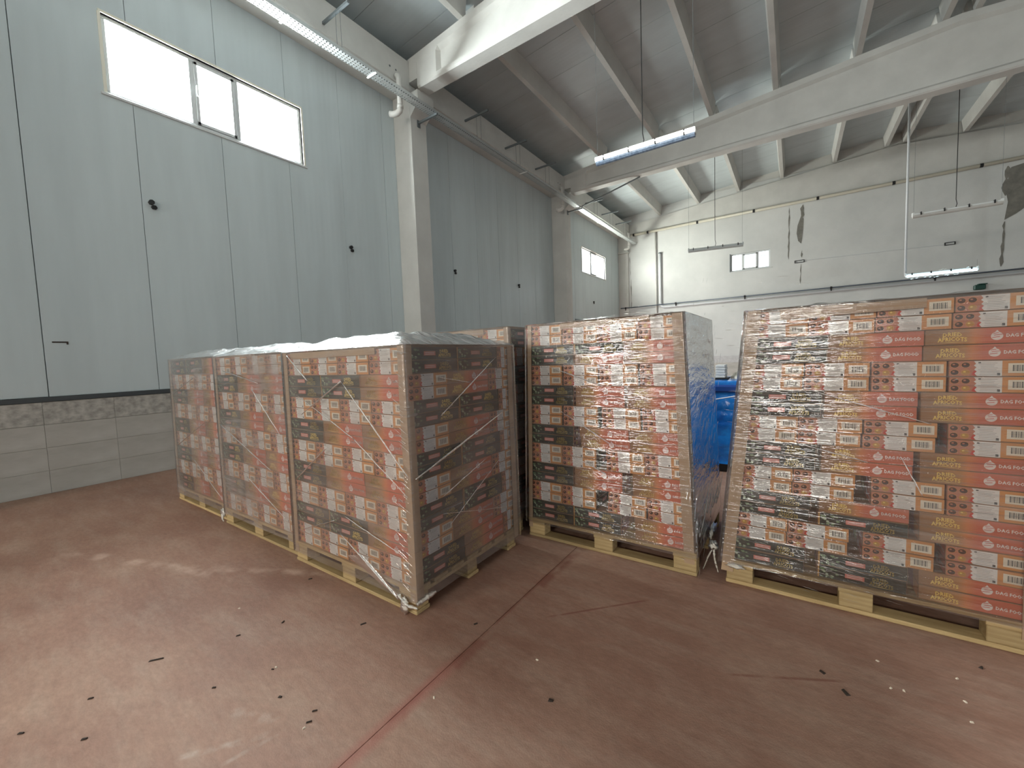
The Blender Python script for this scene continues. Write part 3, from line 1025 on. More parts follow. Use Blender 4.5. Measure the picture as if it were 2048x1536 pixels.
# ---- hanging lamps
def lamp(loc, rz, label, mode, top=8.0, L=1.55, cable=True):
    e = empty('hanging_lamp', loc, rz)
    tag(e, label, 'lamp', 'hanging fluorescent lamps')
    h = L / 2
    body = {'lit': M['white_body'], 'dull': M['grey_body'], 'pale': M['white_body'], 'blue': M['white_body']}[mode]
    boxobj('housing', -h, h, -.04, .04, 0.02, .06, body, e, .008)
    df = MB()
    n = 7
    ring = [(math.cos(math.pi + math.pi * j / (n - 1)) * .055, math.sin(math.pi + math.pi * j / (n - 1)) * .07) for j in range(n)]
    vs = [(-h + .01, y_, .02 + z_) for y_, z_ in ring] + [(h - .01, y_, .02 + z_) for y_, z_ in ring]
    df.tris(vs, [(j, j + n, j + n + 1, j + 1) for j in range(n - 1)] + [tuple(range(n)), tuple(range(2 * n - 1, n - 1, -1))], {'lit': M['diff_blue'], 'dull': M['grey_body'], 'pale': M['pvc'], 'blue': M['rope']}[mode])
    obj('diffuser', df, e)
    if mode in ('lit', 'blue'):
        q = MB()
        if mode == 'lit':
            q.tube([(-h + .01, -.052, .045), (h - .01, -.052, .045)], 0.036, M['strip_glow'], 8)
        else:
            q.tube([(-h + .04, -.062, -.02), (h - .04, -.062, -.02)], 0.028, M['tube_on'], 8)
        obj('tube', q, e)
    for k in range(4):
        x = -h + L * (.1 + .267 * k)
        boxobj('clip', x - .009, x + .009, -.085, .062, 0.0, .075, M['black'], e)
    for x in (-h + .02, h - .02):
        boxobj('end_cap', x - .02, x + .02, -.045, .045, 0, .085, body, e, .004)
    if cable:
        q = MB()
        q.tube([(0.0, 0, .06), (0.02, 0, .14), (0, 0, .25), (0, 0, top - loc[2])], 0.008, M['black'], 5)
        obj('cable', q, e)
    for x in (-h + .03, h - .03):
        q = MB()
        q.tube([(x, 0, .08), (x, 0, top - loc[2])], 0.0025, M['galv_dark'], 4)
        obj('hanger_wire', q, e)
    return e


lamp((-1.98, 6.75, 4.56), 0.02, 'hanging tube lamp with bright white top edge in front of the second girder', 'lit', topz(-1.98) + ROOF)
lamp((-2.03, 14.35, 4.52), 0.22, 'unlit grey hanging lamp above the small end-wall window', 'dull', topz(-2.03) + ROOF)
lamp((3.22, 14.55, 4.54), 0.02, 'unlit white hanging lamp near the grey patch by the frame edge', 'pale', topz(2.4) + ROOF)
l4 = lamp((3.45, 16.8, 3.33), 0.02, 'lit blue-white tube lamp in crinkled plastic at the foot of the drop pipe', 'blue', 3.6, 1.5, False)
q = MB()
for k in range(16):
    x = -.7 + 1.4 * random.random()
    z = random.choice((-.1, .075)) + random.uniform(-.02, .02)
    q.tube([(x, -.07, z), (x + .05, -.08, z + .01)], 0.007, M['tail'], 5)
tag(obj('plastic_scrap', q, l4), kind='stuff')


# ------------------------------------------------------------------ cartons
BL, BW, BH = 0.352, 0.262, 0.0725


def text_mesh(txt, size):
    c = D.curves.new('t', 'FONT')
    c.body = txt
    c.size = size
    c.resolution_u = 1
    c.align_x = 'CENTER'
    o = D.objects.new('t', c)
    COL.objects.link(o)
    dg = bpy.context.evaluated_depsgraph_get()
    me = o.evaluated_get(dg).to_mesh()
    vs = [tuple(v.co) for v in me.vertices]
    fs = [tuple(p.vertices) for p in me.polygons]
    o.evaluated_get(dg).to_mesh_clear()
    D.objects.remove(o)
    D.curves.remove(c)
    return vs, fs


TX = {k: text_mesh(k, 1.0) for k in ('DRIED', 'APRICOTS', 'DAG FOOD')}


class Face:
    """draws flat print on one side of the carton; u runs left to right, v bottom to top, both in metres"""

    def __init__(s, mb, org, ux, width, up=Vector((0, 0, 1))):
        s.mb, s.o, s.ux, s.w, s.up = mb, Vector(org), Vector(ux), width, up
        s.n = s.ux.cross(up)

    def P(s, u, v, k=1):
        return s.o + s.ux * u + s.up * v + s.n * (0.0004 * k)

    def quad(s, u0, u1, v0, v1, mat, k=1, uv=None):
        s.mb.poly([s.P(u0, v0, k), s.P(u1, v0, k), s.P(u1, v1, k), s.P(u0, v1, k)], mat, uv)

    def poly(s, pts, mat, k=2):
        s.mb.poly([s.P(u, v, k) for u, v in pts], mat)

    def disc(s, u, v, ru, rv, mat, k=2, n=10):
        s.poly([(u + ru * math.cos(2 * math.pi * j / n), v + rv * math.sin(2 * math.pi * j / n)) for j in range(n)], mat, k)

    def text(s, txt, uc, v, width, height, mat, k=3, arch=0.0, bold=0.0):
        vs, fs = TX[txt]
        xs_ = [p[0] for p in vs]
        ys_ = [p[1] for p in vs]
        x0, x1, y0, y1 = min(xs_), max(xs_), min(ys_), max(ys_)
        for off in ((0, 0), (bold, 0), (0, bold)) if bold else ((0, 0),):
            out = []
            for p in vs:
                a = (p[0] - x0) / (x1 - x0) - 0.5
                b_ = (p[1] - y0) / (y1 - y0)
                out.append(s.P(uc + a * width + off[0], v + b_ * height - arch * a * a * 4 + off[1], k))
            s.mb.tris(out, fs, mat)


def carton_meshes(L=BL, Wd=BW, H=BH):
    mb = MB()
    mb.box(-L / 2 + .001, L / 2 - .001, -Wd / 2 + .001, Wd / 2 - .001, 0.001, H, M['carton'], 0.003)
    # dark green side, facing local -Y
    f = Face(mb, (-L / 2, -Wd / 2, 0), (1, 0, 0), L)
    f.quad(.003, L - .003, .003, H - .002, M['p_green'])
    f.quad(.003, .009, .003, H - .002, M['p_dot2'], 2)
    rnd = random.Random(3)
    for k in range(15):
        u = rnd.uniform(.015, L * .24)
        v = rnd.uniform(.008, H - .012)
        a = rnd.uniform(0, math.pi)
        l_, w_ = rnd.uniform(.012, .026), rnd.uniform(.003, .007)
        cu, su = math.cos(a), math.sin(a)
        pts = []
        for t, q_ in ((-1, 0), (-.3, -1), (.4, -.8), (1, 0), (.4, .8), (-.3, 1)):
            uu = u + t * l_ / 2 * cu - q_ * w_ * su
            vv = v + t * l_ / 2 * su * .6 + q_ * w_ * cu
            pts.append((max(.01, uu), min(H - .004, max(.004, vv))))
        f.poly(pts, M['p_leaf2'] if k % 3 == 0 else M['p_leaf'], 2 + k * .1)
    f.quad(L * .33, L * .55, H * .34, H * .66, M['p_pink'], 2)
    for v in (.42, .54):
        f.quad(L * .35, L * .53, H * v, H * (v + .035), M['p_white'], 3)
    f.text('DRIED', L * .72, H * .55, L * .17, H * .24, M['p_gold'], 3, H * .05, .0012)
    f.text('APRICOTS', L * .73, H * .25, L * .25, H * .25, M['p_gold'], 3, H * .06, .0012)
    f.poly([(L * .60, H * .16), (L * .73, H * .20), (L * .86, H * .16), (L * .73, H * .165)], M['p_gold'], 3)
    # orange side, facing local +Y
    f = Face(mb, (L / 2, Wd / 2, 0), (-1, 0, 0), L)
    f.quad(.003, L - .003, .003, H - .002, M['p_orange'], 1, [(0, 0), (1, 0), (1, 1), (0, 1)])
    f.text('DRIED', L * .25, H * .55, L * .17, H * .24, M['p_gold'], 3, H * .05, .0012)
    f.text('APRICOTS', L * .25, H * .25, L * .26, H * .25, M['p_gold'], 3, H * .06, .0012)
    f.poly([(L * .12, H * .16), (L * .25, H * .20), (L * .38, H * .16), (L * .25, H * .165)], M['p_gold'], 3)
    f.poly([(L * .385, H * .05), (L * .44, H * .12), (L * .47, H * .05)], M['p_amber'], 2)
    f.disc(L * .635, H * .47, H * .25, H * .25, M['p_white'], 3, 14)
    f.poly([(L * .635 - H * .10, H * .68), (L * .635, H * .84), (L * .635 + H * .10, H * .68)], M['p_white'], 3)
    for v, a, b_ in ((.36, -.2, .12), (.50, -.12, .22), (.60, -.16, .06)):
        f.poly([(L * .635 + a * H, v * H), (L * .635 + b_ * H, (v + .05) * H), (L * .635 + b_ * H, (v + .085) * H), (L * .635 + a * H, (v + .035) * H)], M['p_red'], 4)
    f.text('DAG FOOD', L * .835, H * .38, L * .25, H * .20, M['p_white'], 3, 0, .0012)
    # both ends
    for sgn in (-1, 1):
        if sgn < 0:
            f = Face(mb, (-L / 2, Wd / 2, 0), (0, -1, 0), Wd)
        else:
            f = Face(mb, (L / 2, -Wd / 2, 0), (0, 1, 0), Wd)
        f.quad(.003, Wd * .62, .003, H - .002, M['p_end'])
        f.quad(Wd * .62, Wd - .003, .003, H - .002, M['p_amber'])
        for iu, u in enumerate((.075, .205)):
            for iv, v in enumerate((.27, .73)):
                gold = iu == 1 and iv == 0
                f.disc(Wd * u, H * v, Wd * .056, H * .19, M['p_amber'], 2, 10)
                f.disc(Wd * u, H * v, Wd * .050, H * .165, M['p_dot2'] if gold else M['p_dot'], 3, 10)
                f.disc(Wd * (u - .012), H * (v + .04), Wd * .018, H * .05, M['p_gold'] if gold else M['p_end'], 4, 6)
    body = mb.mesh('carton')
    # paper label and barcode sticker of the -X end
    lm = MB()
    f = Face(lm, (-L / 2, Wd / 2, 0), (0, -1, 0), Wd)
    f.poly([(Wd * .275, H * .12), (Wd * .31, H * .05), (Wd * .33, H * .12), (Wd * .36, H * .20), (Wd * .36, H * .34), (Wd * .30, H * .36)], M['p_red'], 3)
    pts = [(Wd * .62, H * .03), (Wd * .62, H * .96), (Wd * .30, H * .97), (Wd * .325, H * .80), (Wd * .30, H * .70), (Wd * .33, H * .58), (Wd * .305, H * .45), (Wd * .335, H * .33), (Wd * .31, H * .2), (Wd * .34, H * .04)]
    f.poly(pts[::-1], M['paper'], 4)
    rnd = random.Random(5)
    for k in range(8):
        v = H * (.12 + .1 * k)
        a = Wd * rnd.uniform(.345, .38)
        f.quad(a, Wd * rnd.uniform(.52, .60), v, v + H * .028, M['ink'], 5)
    f.quad(Wd * .565, Wd * .60, H * .08, H * .22, M['inkdark'], 5)
    f.quad(Wd * .35, Wd * .38, H * .82, H * .90, M['inkdark'], 6)
    label = lm.mesh('product_label')
    sm = MB()
    f = Face(sm, (-L / 2, Wd / 2, 0), (0, -1, 0), Wd)
    f.quad(Wd * .685, Wd * .955, H * .22, H * .80, M['paper2'], 4)
    u = Wd * .735
    k = 0
    while u < Wd * .905:
        w_ = Wd * (.006 if k % 3 else .013)
        f.quad(u, u + w_, H * .33, H * .70, M['inkdark'], 5)
        u += w_ + Wd * (.010 if k % 2 else .006)
        k += 1
    sticker = sm.mesh('barcode_label')
    return mb, body, lm, label, sm, sticker


C_mb, C_body, C_lmb, C_label, C_smb, C_sticker = carton_meshes()
LOOK = {'end': 'Barcode-end carton', 'green': 'Dark green side carton', 'orange': 'Orange side carton'}
MATV = lambda x, y, z, rz, sx, sy: Matrix.Translation((x, y, z)) @ Matrix.Rotation(rz, 4, 'Z') @ Matrix.Diagonal((sx, sy, 1, 1))
heap = MB()                       # the cartons past the first 300


def carton(x, y, z, rz, sx, sy, look, label, group, end=0, sz=1.0):
    """end: -1 / +1 = which end carries visible stickers, 0 none"""
    o = D.objects.new('carton', C_body)
    COL.objects.link(o)
    o.location = (x, y, z)
    o.rotation_euler = (0, 0, rz)
    o.scale = (sx, sy, sz)
    tag(o, label, 'carton', group)
    if end:
        for nm, me in (('product_label', C_label), ('barcode_label', C_sticker)):
            c = D.objects.new(nm, me)
            COL.objects.link(c)
            c.parent = o
            if end > 0:
                c.rotation_euler = (0, 0, math.pi)
    return o


def heap_carton(x, y, z, rz, sx, sy, end=-1, sz=1.0):
    mt = MATV(x, y, z, rz, sx, sy) @ Matrix.Diagonal((1, 1, sz, 1))
    heap.add(C_mb, mt)
    if end:
        e_ = Matrix.Rotation(math.pi, 4, 'Z') if end > 0 else Matrix.Identity(4)
        heap.add(C_lmb, mt @ e_)
        heap.add(C_smb, mt @ e_)


def heap_plain(x0, x1, y0, y1, z0, z1):
    heap.box(x0, x1, y0, y1, z0, z1, M['carton'])


PAL_H = 0.144


def load(px0, px1, tx0, tx1, y0, depth, nl, scale, side_pat, front_pat, phrase, gap_rows, mode, side='none', seed=0, yslope=0.0, bh=BH, first=0):
    """carton load. px0..px1 extent at the bottom, tx0..tx1 at the top; mode individual / heap; side: 'show' makes the +X face individual"""
    rnd = random.Random(seed)
    L, Wd = BL * scale, BW * scale
    for k in range(nl):                      # k from the top
        z = PAL_H + (nl - 1 - k) * bh
        t = (z + bh / 2 - PAL_H) / (nl * bh)
        xa = px0 + (tx0 - px0) * t
        xb = px1 + (tx1 - px1) * t
        pair = k // 2
        endrow = pair % 2 == first
        jit = lambda a=.004: rnd.uniform(-a, a)
        row = ordn[k]
        grp = 'cartons on the %s' % phrase
        yj = yslope

        def put(cx, cy, rz, look, n, where, sx=scale, sy=scale, end=0, indiv=True):
            if mode == 'heap' or not indiv:
                heap_carton(cx, cy, z, rz, sx, sy, end or -1, bh / BH)
            else:
                lab = '%s, %s row from top, %s from window side, %s' % (LOOK[look], row, ordn[n], phrase) if where == 'front' else \
                    '%s, %s row from top, %s from corner, shaded side, %s' % (LOOK[look], row, ordn[n], 'nearest pallet')
                carton(cx, cy, z, rz, sx, sy, look, lab, grp, end, bh / BH)

        if endrow:
            free = max(0.0, (xb - xa) - 4 * Wd)
            g = gap_rows.get(k, (0.34, 0.33, 0.33))
            x = xa
            for c in range(4):
                cx = x + Wd / 2
                cy = y0 + L / 2 + jit(.003) + yj * (cx - px0)
                put(cx, cy, R(90), 'end', c, 'front', end=-1)
                x += Wd + (free * g[c] if c < 3 else 0)
            # behind, along +X face
            cx = xb - Wd / 2
            if side != 'none':
                pat = side_pat[pair] if pair < len(side_pat) else 'g'
                look = 'green' if pat[min(1, len(pat) - 1)] == 'g' else 'orange'
                put(cx, y0 + L * 1.5 + .004, R(90) if look == 'green' else R(-90), look, 1, 'side', indiv=side == 'show')
                rem = depth - 2 * L - .006
                if rem > .05:
                    # end-on carton: its own end faces +X
                    put(xb - L / 2, y0 + 2 * L + .008 + rem / 2, 0, 'end', 2, 'side', sx=scale, sy=rem / BW, end=1, indiv=side == 'show')
            heap_plain(xa + .01, xb - (L if side != 'none' else 0) - .006, y0 + L + .01, y0 + depth - .01, z, z + bh - .001)
        else:
            free = max(0.0, (xb - xa) - 3 * L)
            cols = front_pat[min(pair // 2, len(front_pat) - 1)]
            cols = cols[k % 2] if isinstance(cols, tuple) else cols
            g = gap_rows.get(k, (0.5, 0.5))
            x = xa
            for c in range(3):
                cx = x + L / 2
                look = 'green' if cols[c] == 'g' else 'orange'
                # the +X end of the last carton shows on the shaded side
                e_ = 0
                if c == 2 and side != 'none':
                    e_ = 1 if look == 'green' else -1
                put(cx, y0 + Wd / 2 + jit(.003) + yj * (cx - px0), 0 if look == 'green' else math.pi, look, c, 'front', end=e_)
                x += L + (free * g[c] if c < 2 else 0)
            if side != 'none':
                pat = side_pat[pair] if pair < len(side_pat) else 'o'
                look = 'green' if pat[0] == 'g' else 'orange'
                put(xb - Wd / 2, y0 + Wd + L / 2 + .004, R(90) if look == 'green' else R(-90), look, 1, 'side', indiv=side == 'show')
                rem = depth - Wd - L - .008
                put(xb - L / 2, y0 + Wd + L + .008 + rem / 2, 0, 'end', 2, 'side', sx=scale, sy=min(scale, rem / BW), end=1, indiv=side == 'show')
            heap_plain(xa + .01, xb - (L if side != 'none' else 0) - .006, y0 + Wd + .01, y0 + depth - .01, z, z + bh - .001)


# pallet footprints (x0, x1, y front, depth)
P1 = (-5.385, -4.175, 1.50, 0.96)
P2 = (-4.145, -2.935, 1.47, 0.96)
P3 = (-2.890, -1.665, 1.435, 0.96)
P4 = (-2.97, -1.765, 2.56, 0.96)
PM = (-1.675, -0.475, 2.595, 0.93)
PR = (-0.322, 0.860, 2.63, 0.93)

OO = ('ggo', 'goo')
# scale 1.145: cartons on the low row are the larger size
load(-1.655, -0.50, -1.615, -0.560, 2.615, .92, 20, 1.0, [], [OO, 'goo', 'goo', 'goo', 'ggo'], 'middle pallet', {8: (.2, .6, .2), 9: (.2, .6, .2), 12: (0, 1, 0), 13: (0, 1, 0), 16: (0, 1, 0), 17: (0, .9, .1), 10: (.9, .1), 11: (1, 0), 14: (.1, .9), 15: (.1, .9), 18: (0, 1), 19: (0, 1)}, 'indiv', 'heap', 1)
load(-0.300, 0.855, -0.190, 0.838, 2.65, .92, 20, 1.0, [], ['goo', 'goo', 'goo', ('goo', 'ggo'), 'ggo'], 'pallet cut by frame', {8: (0, .1, .9), 9: (0, .1, .9), 12: (0, .95, .05), 13: (0, .95, .05), 16: (0, .6, .4), 17: (0, .6, .4), 18: (.6, .4), 19: (.6, .4)}, 'indiv', 'none', 2, bh=.0713)
load(-2.880, -1.672, -2.868, -1.675, 1.45, .95, 18, 1.145, ['gg', 'o', 'gg', 'o', 'gg', 'o', 'gg', 'o', 'oo'], ['ggo', 'goo', ('goo', 'goo'), 'ggo'], 'nearest low pallet', {8: (0, 1, 0), 9: (0, 1, 0), 12: (.5, .5, 0), 13: (.5, .5, 0), 16: (0, 1, 0), 17: (0, 1, 0)}, 'indiv', 'show', 3)
load(-4.135, -2.945, -4.125, -2.955, 1.485, .95, 18, 1.12, [], ['goo', 'goo', 'goo', 'goo'], 'second low pallet', {}, 'indiv', 'none', 4, bh=.0730)
load(-5.375, -4.185, -5.315, -4.195, 1.515, .95, 18, 1.12, ['gg', 'o', 'gg', 'o', 'gg', 'o', 'gg', 'o', 'oo'], ['ggo', 'goo', 'goo', 'goo'], 'third low pallet', {}, 'heap', 'none', 5, bh=.0735, first=1)
load(-2.95, -1.785, -2.93, -1.795, 2.575, .95, 20, 1.09, ['gg', 'o', 'gg', 'o', 'gg', 'o', 'gg', 'o', 'oo', 'o'], ['ggo', 'goo', 'goo', 'ggo'], 'rear pallet', {}, 'heap', 'heap', 6)
tag(obj('carton_bulk', heap), 'printed fruit cartons filling the rear and far pallets', 'cartons', 'remaining cartons', 'stuff')


# ------------------------------------------------------------------ pallets
def wood_box(name, x0, x1, y0, y1, z0, z1, parent, ch=0.002):
    b = MB()
    cx, cy, cz = (x0 + x1) / 2, (y0 + y1) / 2, (z0 + z1) / 2
    b.box(x0 - cx, x1 - cx, y0 - cy, y1 - cy, z0 - cz, z1 - cz, M['wood'], ch)
    return obj(name, b, parent, (cx, cy, cz))


def pallet(p, label, seed):
    x0, x1, y0, dp = p
    L_ = x1 - x0
    e = empty('wooden_pallet', (x0, y0, 0))
    tag(e, label, 'pallet', 'wooden pallets under the cartons')
    rnd = random.Random(seed)
    n = 7
    bw = dp * .115
    for k in range(n):
        yy_ = k * (dp - bw) / (n - 1)
        wood_box('deck_board', 0, L_, yy_, yy_ + bw, .122, .143, e)
    for x in (0, L_ / 2 - .07, L_ - .14):
        wood_box('stringer_board', x + .001, x + .139, 0.003, dp - .003, .100, .1215, e)
    for i, yy_ in enumerate((0, dp / 2 - .05, dp - .10)):
        wood_box('skid_board', 0, L_, yy_, yy_ + .10, 0, .022, e, .004)
        for j, x in enumerate((.004, L_ / 2 - .065, L_ - .136)):
            wood_box('block', x, x + .132 + rnd.uniform(-.006, .004), yy_ + .004, yy_ + .096, .0225, .0995, e, .003)
    return e


pallet(P1, 'wooden pallet under the low load farthest from the camera, by the tiled wall', 1)
pallet(P2, 'wooden pallet under the second low load of the row', 2)
pallet(P3, 'wooden pallet under the low load closest to the camera', 3)
pallet(P4, 'wooden pallet behind the nearest low load, mostly hidden', 4)
pallet(PM, 'pale wooden pallet under the middle tall load', 5)
pallet(PR, 'wooden pallet under the tall load that the frame edge cuts', 6)


# ------------------------------------------------------------------ edge and corner boards
def corner_board(xb, xt, yb, yt, sx, sy, w, h, label):
    """L-profile post: bottom corner (xb,yb), top corner (xt,yt); flanges run sx along X and sy along Y"""
    b = MB()
    th = .005
    n = 6

    def at(z):
        t = z / h
        wob = .004 * math.sin(t * 5 + xb * 7)
        return xb + (xt - xb) * t + wob * .4, yb + (yt - yb) * t - abs(wob)

    rings = []
    for k in range(n + 1):
        z = h * k / n
        x, y_ = at(z)
        rings.append([(x, y_, z), (x + sx * w, y_, z), (x + sx * w, y_ + sy * th, z), (x + sx * th, y_ + sy * th, z), (x + sx * th, y_ + sy * w, z), (x, y_ + sy * w, z)])
    vs = [q_ for r in rings for q_ in r]
    fs = []
    for k in range(n):
        for j in range(6):
            fs.append((k * 6 + j, k * 6 + (j + 1) % 6, (k + 1) * 6 + (j + 1) % 6, (k + 1) * 6 + j))
    fs += [(0, 1, 2, 3), (0, 3, 4, 5), (n * 6, n * 6 + 3, n * 6 + 2, n * 6 + 1), (n * 6, n * 6 + 5, n * 6 + 4, n * 6 + 3)]
    b.tris(vs, fs, M['card'])
    o = obj('corner_board', b)
    o.location.z = .07
    return tag(o, label, 'corner board', 'cardboard corner boards')


LH, TH = PAL_H + 18 * BH + .008 - .07, PAL_H + 20 * BH + .008 - .07
fy = .011
corner_board(-1.657, -1.660, 1.45 - fy, 1.45 - fy, -1, 1, .052, LH, 'cardboard corner board on the near corner of the closest low load')
corner_board(-2.893, -2.880, 1.45 - fy, 1.45 - fy, 1, 1, .04, LH, 'cardboard corner board between the closest and second low loads, on the closest one')
corner_board(-1.657, -1.660, 2.42, 2.42, -1, -1, .05, LH, 'cardboard corner board at the rear of the shaded side, closest low load')
corner_board(-2.932, -2.942, 1.485 - fy, 1.485 - fy, -1, 1, .04, LH, 'cardboard corner board on the second low load beside the closest one')
corner_board(-4.148, -4.138, 1.485 - fy, 1.485 - fy, 1, 1, .035, LH, 'cardboard corner board on the second low load beside the third one')
corner_board(-4.172, -4.182, 1.515 - fy, 1.515 - fy, -1, 1, .035, LH, 'cardboard corner board on the third low load beside the second one')
corner_board(-5.388, -5.328, 1.515 - fy, 1.515 - fy, 1, 1, .035, LH, 'cardboard corner board at the outer edge of the farthest low load')
corner_board(-1.772, -1.782, 2.575 - fy, 2.575 - fy, -1, 1, .04, TH, 'cardboard corner board on the tall rear load beside the middle one')
corner_board(-1.675, -1.628, 2.60, 2.60, 1, 1, .032, TH, 'cardboard corner board on the darker edge of the middle tall load')
corner_board(-0.487, -0.546, 2.60, 2.60, -1, 1, .060, TH, 'cardboard corner board on the lit edge of the middle tall load, leaning inward')
corner_board(-0.487, -0.546, 3.545, 3.545, -1, -1, .05, TH, 'cardboard corner board at the rear edge of the middle tall load')
corner_board(-0.345, -0.210, 2.63, 2.63, 1, 1, .062, TH - .024, 'cardboard corner board leaning along the outer edge of the frame-edge pallet')
corner_board(0.872, 0.852, 2.63, 2.63, -1, 1, .045, TH - .024, 'cardboard corner board at the far edge of the frame-edge pallet')


def edge_board(x0, x1, y0, z, drop, label, tilt=0.0):
    b = MB()
    n = 4
    th = .005
    rings = []
    for k in range(n + 1):
        x = x0 + (x1 - x0) * k / n
        d = drop + tilt * k / n
        rings.append([(x, y0, z - d), (x, y0 + th, z - d), (x, y0 + th, z), (x, y0 + .06, z), (x, y0 + .06, z + th), (x, y0, z + th)])
    vs = [q_ for r in rings for q_ in r]
    fs = []
    for k in range(n):
        for j in range(6):
            fs.append((k * 6 + j, (k + 1) * 6 + j, (k + 1) * 6 + (j + 1) % 6, k * 6 + (j + 1) % 6))
    fs += [(0, 1, 2, 5), (2, 3, 4, 5), (n * 6, n * 6 + 5, n * 6 + 2, n * 6 + 1), (n * 6 + 2, n * 6 + 5, n * 6 + 4, n * 6 + 3)]
    b.tris(vs, fs, M['card'])
    return tag(obj('edge_board', b), label, 'edge board', 'cardboard boards along the top edges')


zl = PAL_H + 18 * BH
zh = PAL_H + 20 * BH
edge_board(-2.79, -1.90, 1.45 - .012, zl, .036, 'cardboard strip folded over the top edge of the closest low load', -.004)
edge_board(-1.36, -0.74, 2.60, zh, .034, 'cardboard strip folded over the top edge of the middle tall load', -.01)
edge_board(-0.06, 0.50, 2.63, zh - .024, .05, 'cardboard strip folded over the top edge of the frame-edge load', -.012)
edge_board(-2.7, -2.02, 2.575 - .012, zh, .04, 'cardboard strip folded over the top edge of the tall rear load')


# ------------------------------------------------------------------ stretch film
OFF = {3: .011, 4: .008, 5: .008}


def film(label, bx0, bx1, tx0, tx1, y0, y1, zb, zt, mat_front, mat_side, seed, tent, amp=.004, topmat=None):
    off = OFF.get(seed, .014)
    NX, NY = 56, 40
    NZ = 84
    per = [(i / NX, 0.0) for i in range(NX)] + [(1.0, j / NY) for j in range(NY)] + [(1 - i / NX, 1.0) for i in range(NX)] + [(0.0, 1 - j / NY) for j in range(NY)]
    n = len(per)
    mb = MB()
    kf = mb.mi(mat_front)
    ks = mb.mi(mat_side)
    H = zt - zb
    for k in range(NZ + 1):
        z = zb + H * k / NZ
        t = max(0, min(1, (z - PAL_H) / (zt - PAL_H)))
        xa = bx0 + (tx0 - bx0) * t - off
        xb = bx1 + (tx1 - bx1) * t + off
        pull = .0
        for (u, v) in per:
            x = xa + (xb - xa) * u
            y_ = (y0 - off) + (y1 - y0 + 2 * off) * v
            nx = (-1 if u == 0 else 1 if u == 1 else 0)
            ny = (-1 if v == 0 else 1 if v == 1 else 0)
            edge = min(1.0, 6 * min(max(u, 1e-3), 1 - u) if ny else 6 * min(max(v, 1e-3), 1 - v))
            s_ = x if ny else y_
            d = noise.noise(Vector((s_ * 2.2, z * 17 + s_ * 1.3, seed))) * amp + noise.noise(Vector((s_ * 1.1, z * 42 - s_ * 2.5, seed + 9))) * amp * .55
            d *= edge
            mb.v.append((x + nx * d, y_ + ny * d, z))
    for k in range(NZ):
        for j in range(n):
            j2 = (j + 1) % n
            mb.f.append((k * n + j, k * n + j2, (k + 1) * n + j2, (k + 1) * n + j))
            mb.m.append(kf if j < NX or NX + NY <= j < 2 * NX + NY else ks)
    root = obj('stretch_wrap', mb, smooth=True)
    tag(root, label, 'stretch film', 'stretch film around the pallets')
    tm_ = MB()
    kt = tm_.mi(topmat or M['film_top'])
    NR = 16
    GX, GY_ = 44, 34
    xa, xb = tx0 - off, tx1 + off
    ya, yb = y0 - off, y1 + off
    for j in range(GY_ + 1):
        for i in range(GX + 1):
            u, v = i / GX, j / GY_
            e_ = min(u, 1 - u, v, 1 - v) * 2
            h = tent * min(1.0, e_ * 2.3) ** .75
            x, y_ = xa + (xb - xa) * u, ya + (yb - ya) * v
            r_ = noise.noise(Vector((x * 7, y_ * 16, seed * 3.1))) * .02 + noise.noise(Vector((x * 19, y_ * 30, seed * 1.7))) * .008
            tm_.v.append((x, y_, zt + h + r_ * min(1, e_ * 5) + .001))
    for j in range(GY_):
        for i in range(GX):
            a = j * (GX + 1) + i
            tm_.f.append((a, a + 1, a + GX + 2, a + GX + 1))
            tm_.m.append(kt)
    obj('wrap_top', tm_, root, smooth=True)
    return root


fP3 = film('hazy stretch film around the closest low load, knotted at its near corner', -2.895, -1.655, -2.882, -1.658, 1.437, 2.425, .07, zl + .012, M['film_hazy'], M['film_hazy'], 3, .085)
fP2 = film('milky stretch film around the second low load', -4.15, -2.93, -4.14, -2.94, 1.472, 2.45, .09, zl + .02, M['film_hazy2'], M['film_hazy2'], 4, .075)
fP1 = film('milky stretch film around the farthest low load', -5.39, -4.17, -5.33, -4.18, 1.502, 2.48, .07, zl + .028, M['film_hazy2'], M['film_hazy2'], 5, .07)
fP4 = film('stretch film around the tall rear load behind the closest low one', -2.965, -1.77, -2.945, -1.78, 2.562, 3.54, .09, zh + .012, M['film_hazy'], M['film_hazy'], 6, .01)
fM = film('glittering stretch film around the middle tall load, silvery on its side', -1.678, -.482, -1.63, -.542, 2.596, 3.55, .115, zh + .012, M['film_clear'], M['film_silver'], 7, .01, .005)
fR = film('glittering stretch film around the frame-edge tall load', -.348, .876, -.213, .856, 2.626, 3.585, .125, zh - .012, M['film_clear'], M['film_silver'], 8, .01, .005)


def strand(root, pts, r0, r1, mat, name='film_fold'):
    """a twisted crease of film lying on the wrap"""
    P = [Vector(p) for p in pts]
    out, rad = [], []
    n = 14
    tot = len(P) - 1
    for i in range(tot):
        for k in range(n):
            t = k / n
            out.append(P[i].lerp(P[i + 1], t) + Vector((random.uniform(-1, 1), random.uniform(-1, 1), random.uniform(-1, 1))) * .0012)
    out.append(P[-1])
    m_ = len(out) - 1
    for i in range(len(out)):
        t = i / m_
        rad.append((r0 + (r1 - r0) * t) * (.35 + .65 * math.sin(math.pi * min(1, max(0.04, t * .96 + .02))) ** .4) * random.uniform(.75, 1.2))
    q_ = MB()
    q_.tube(out, rad, mat, 6)
    return obj(name, q_, root, smooth=True)


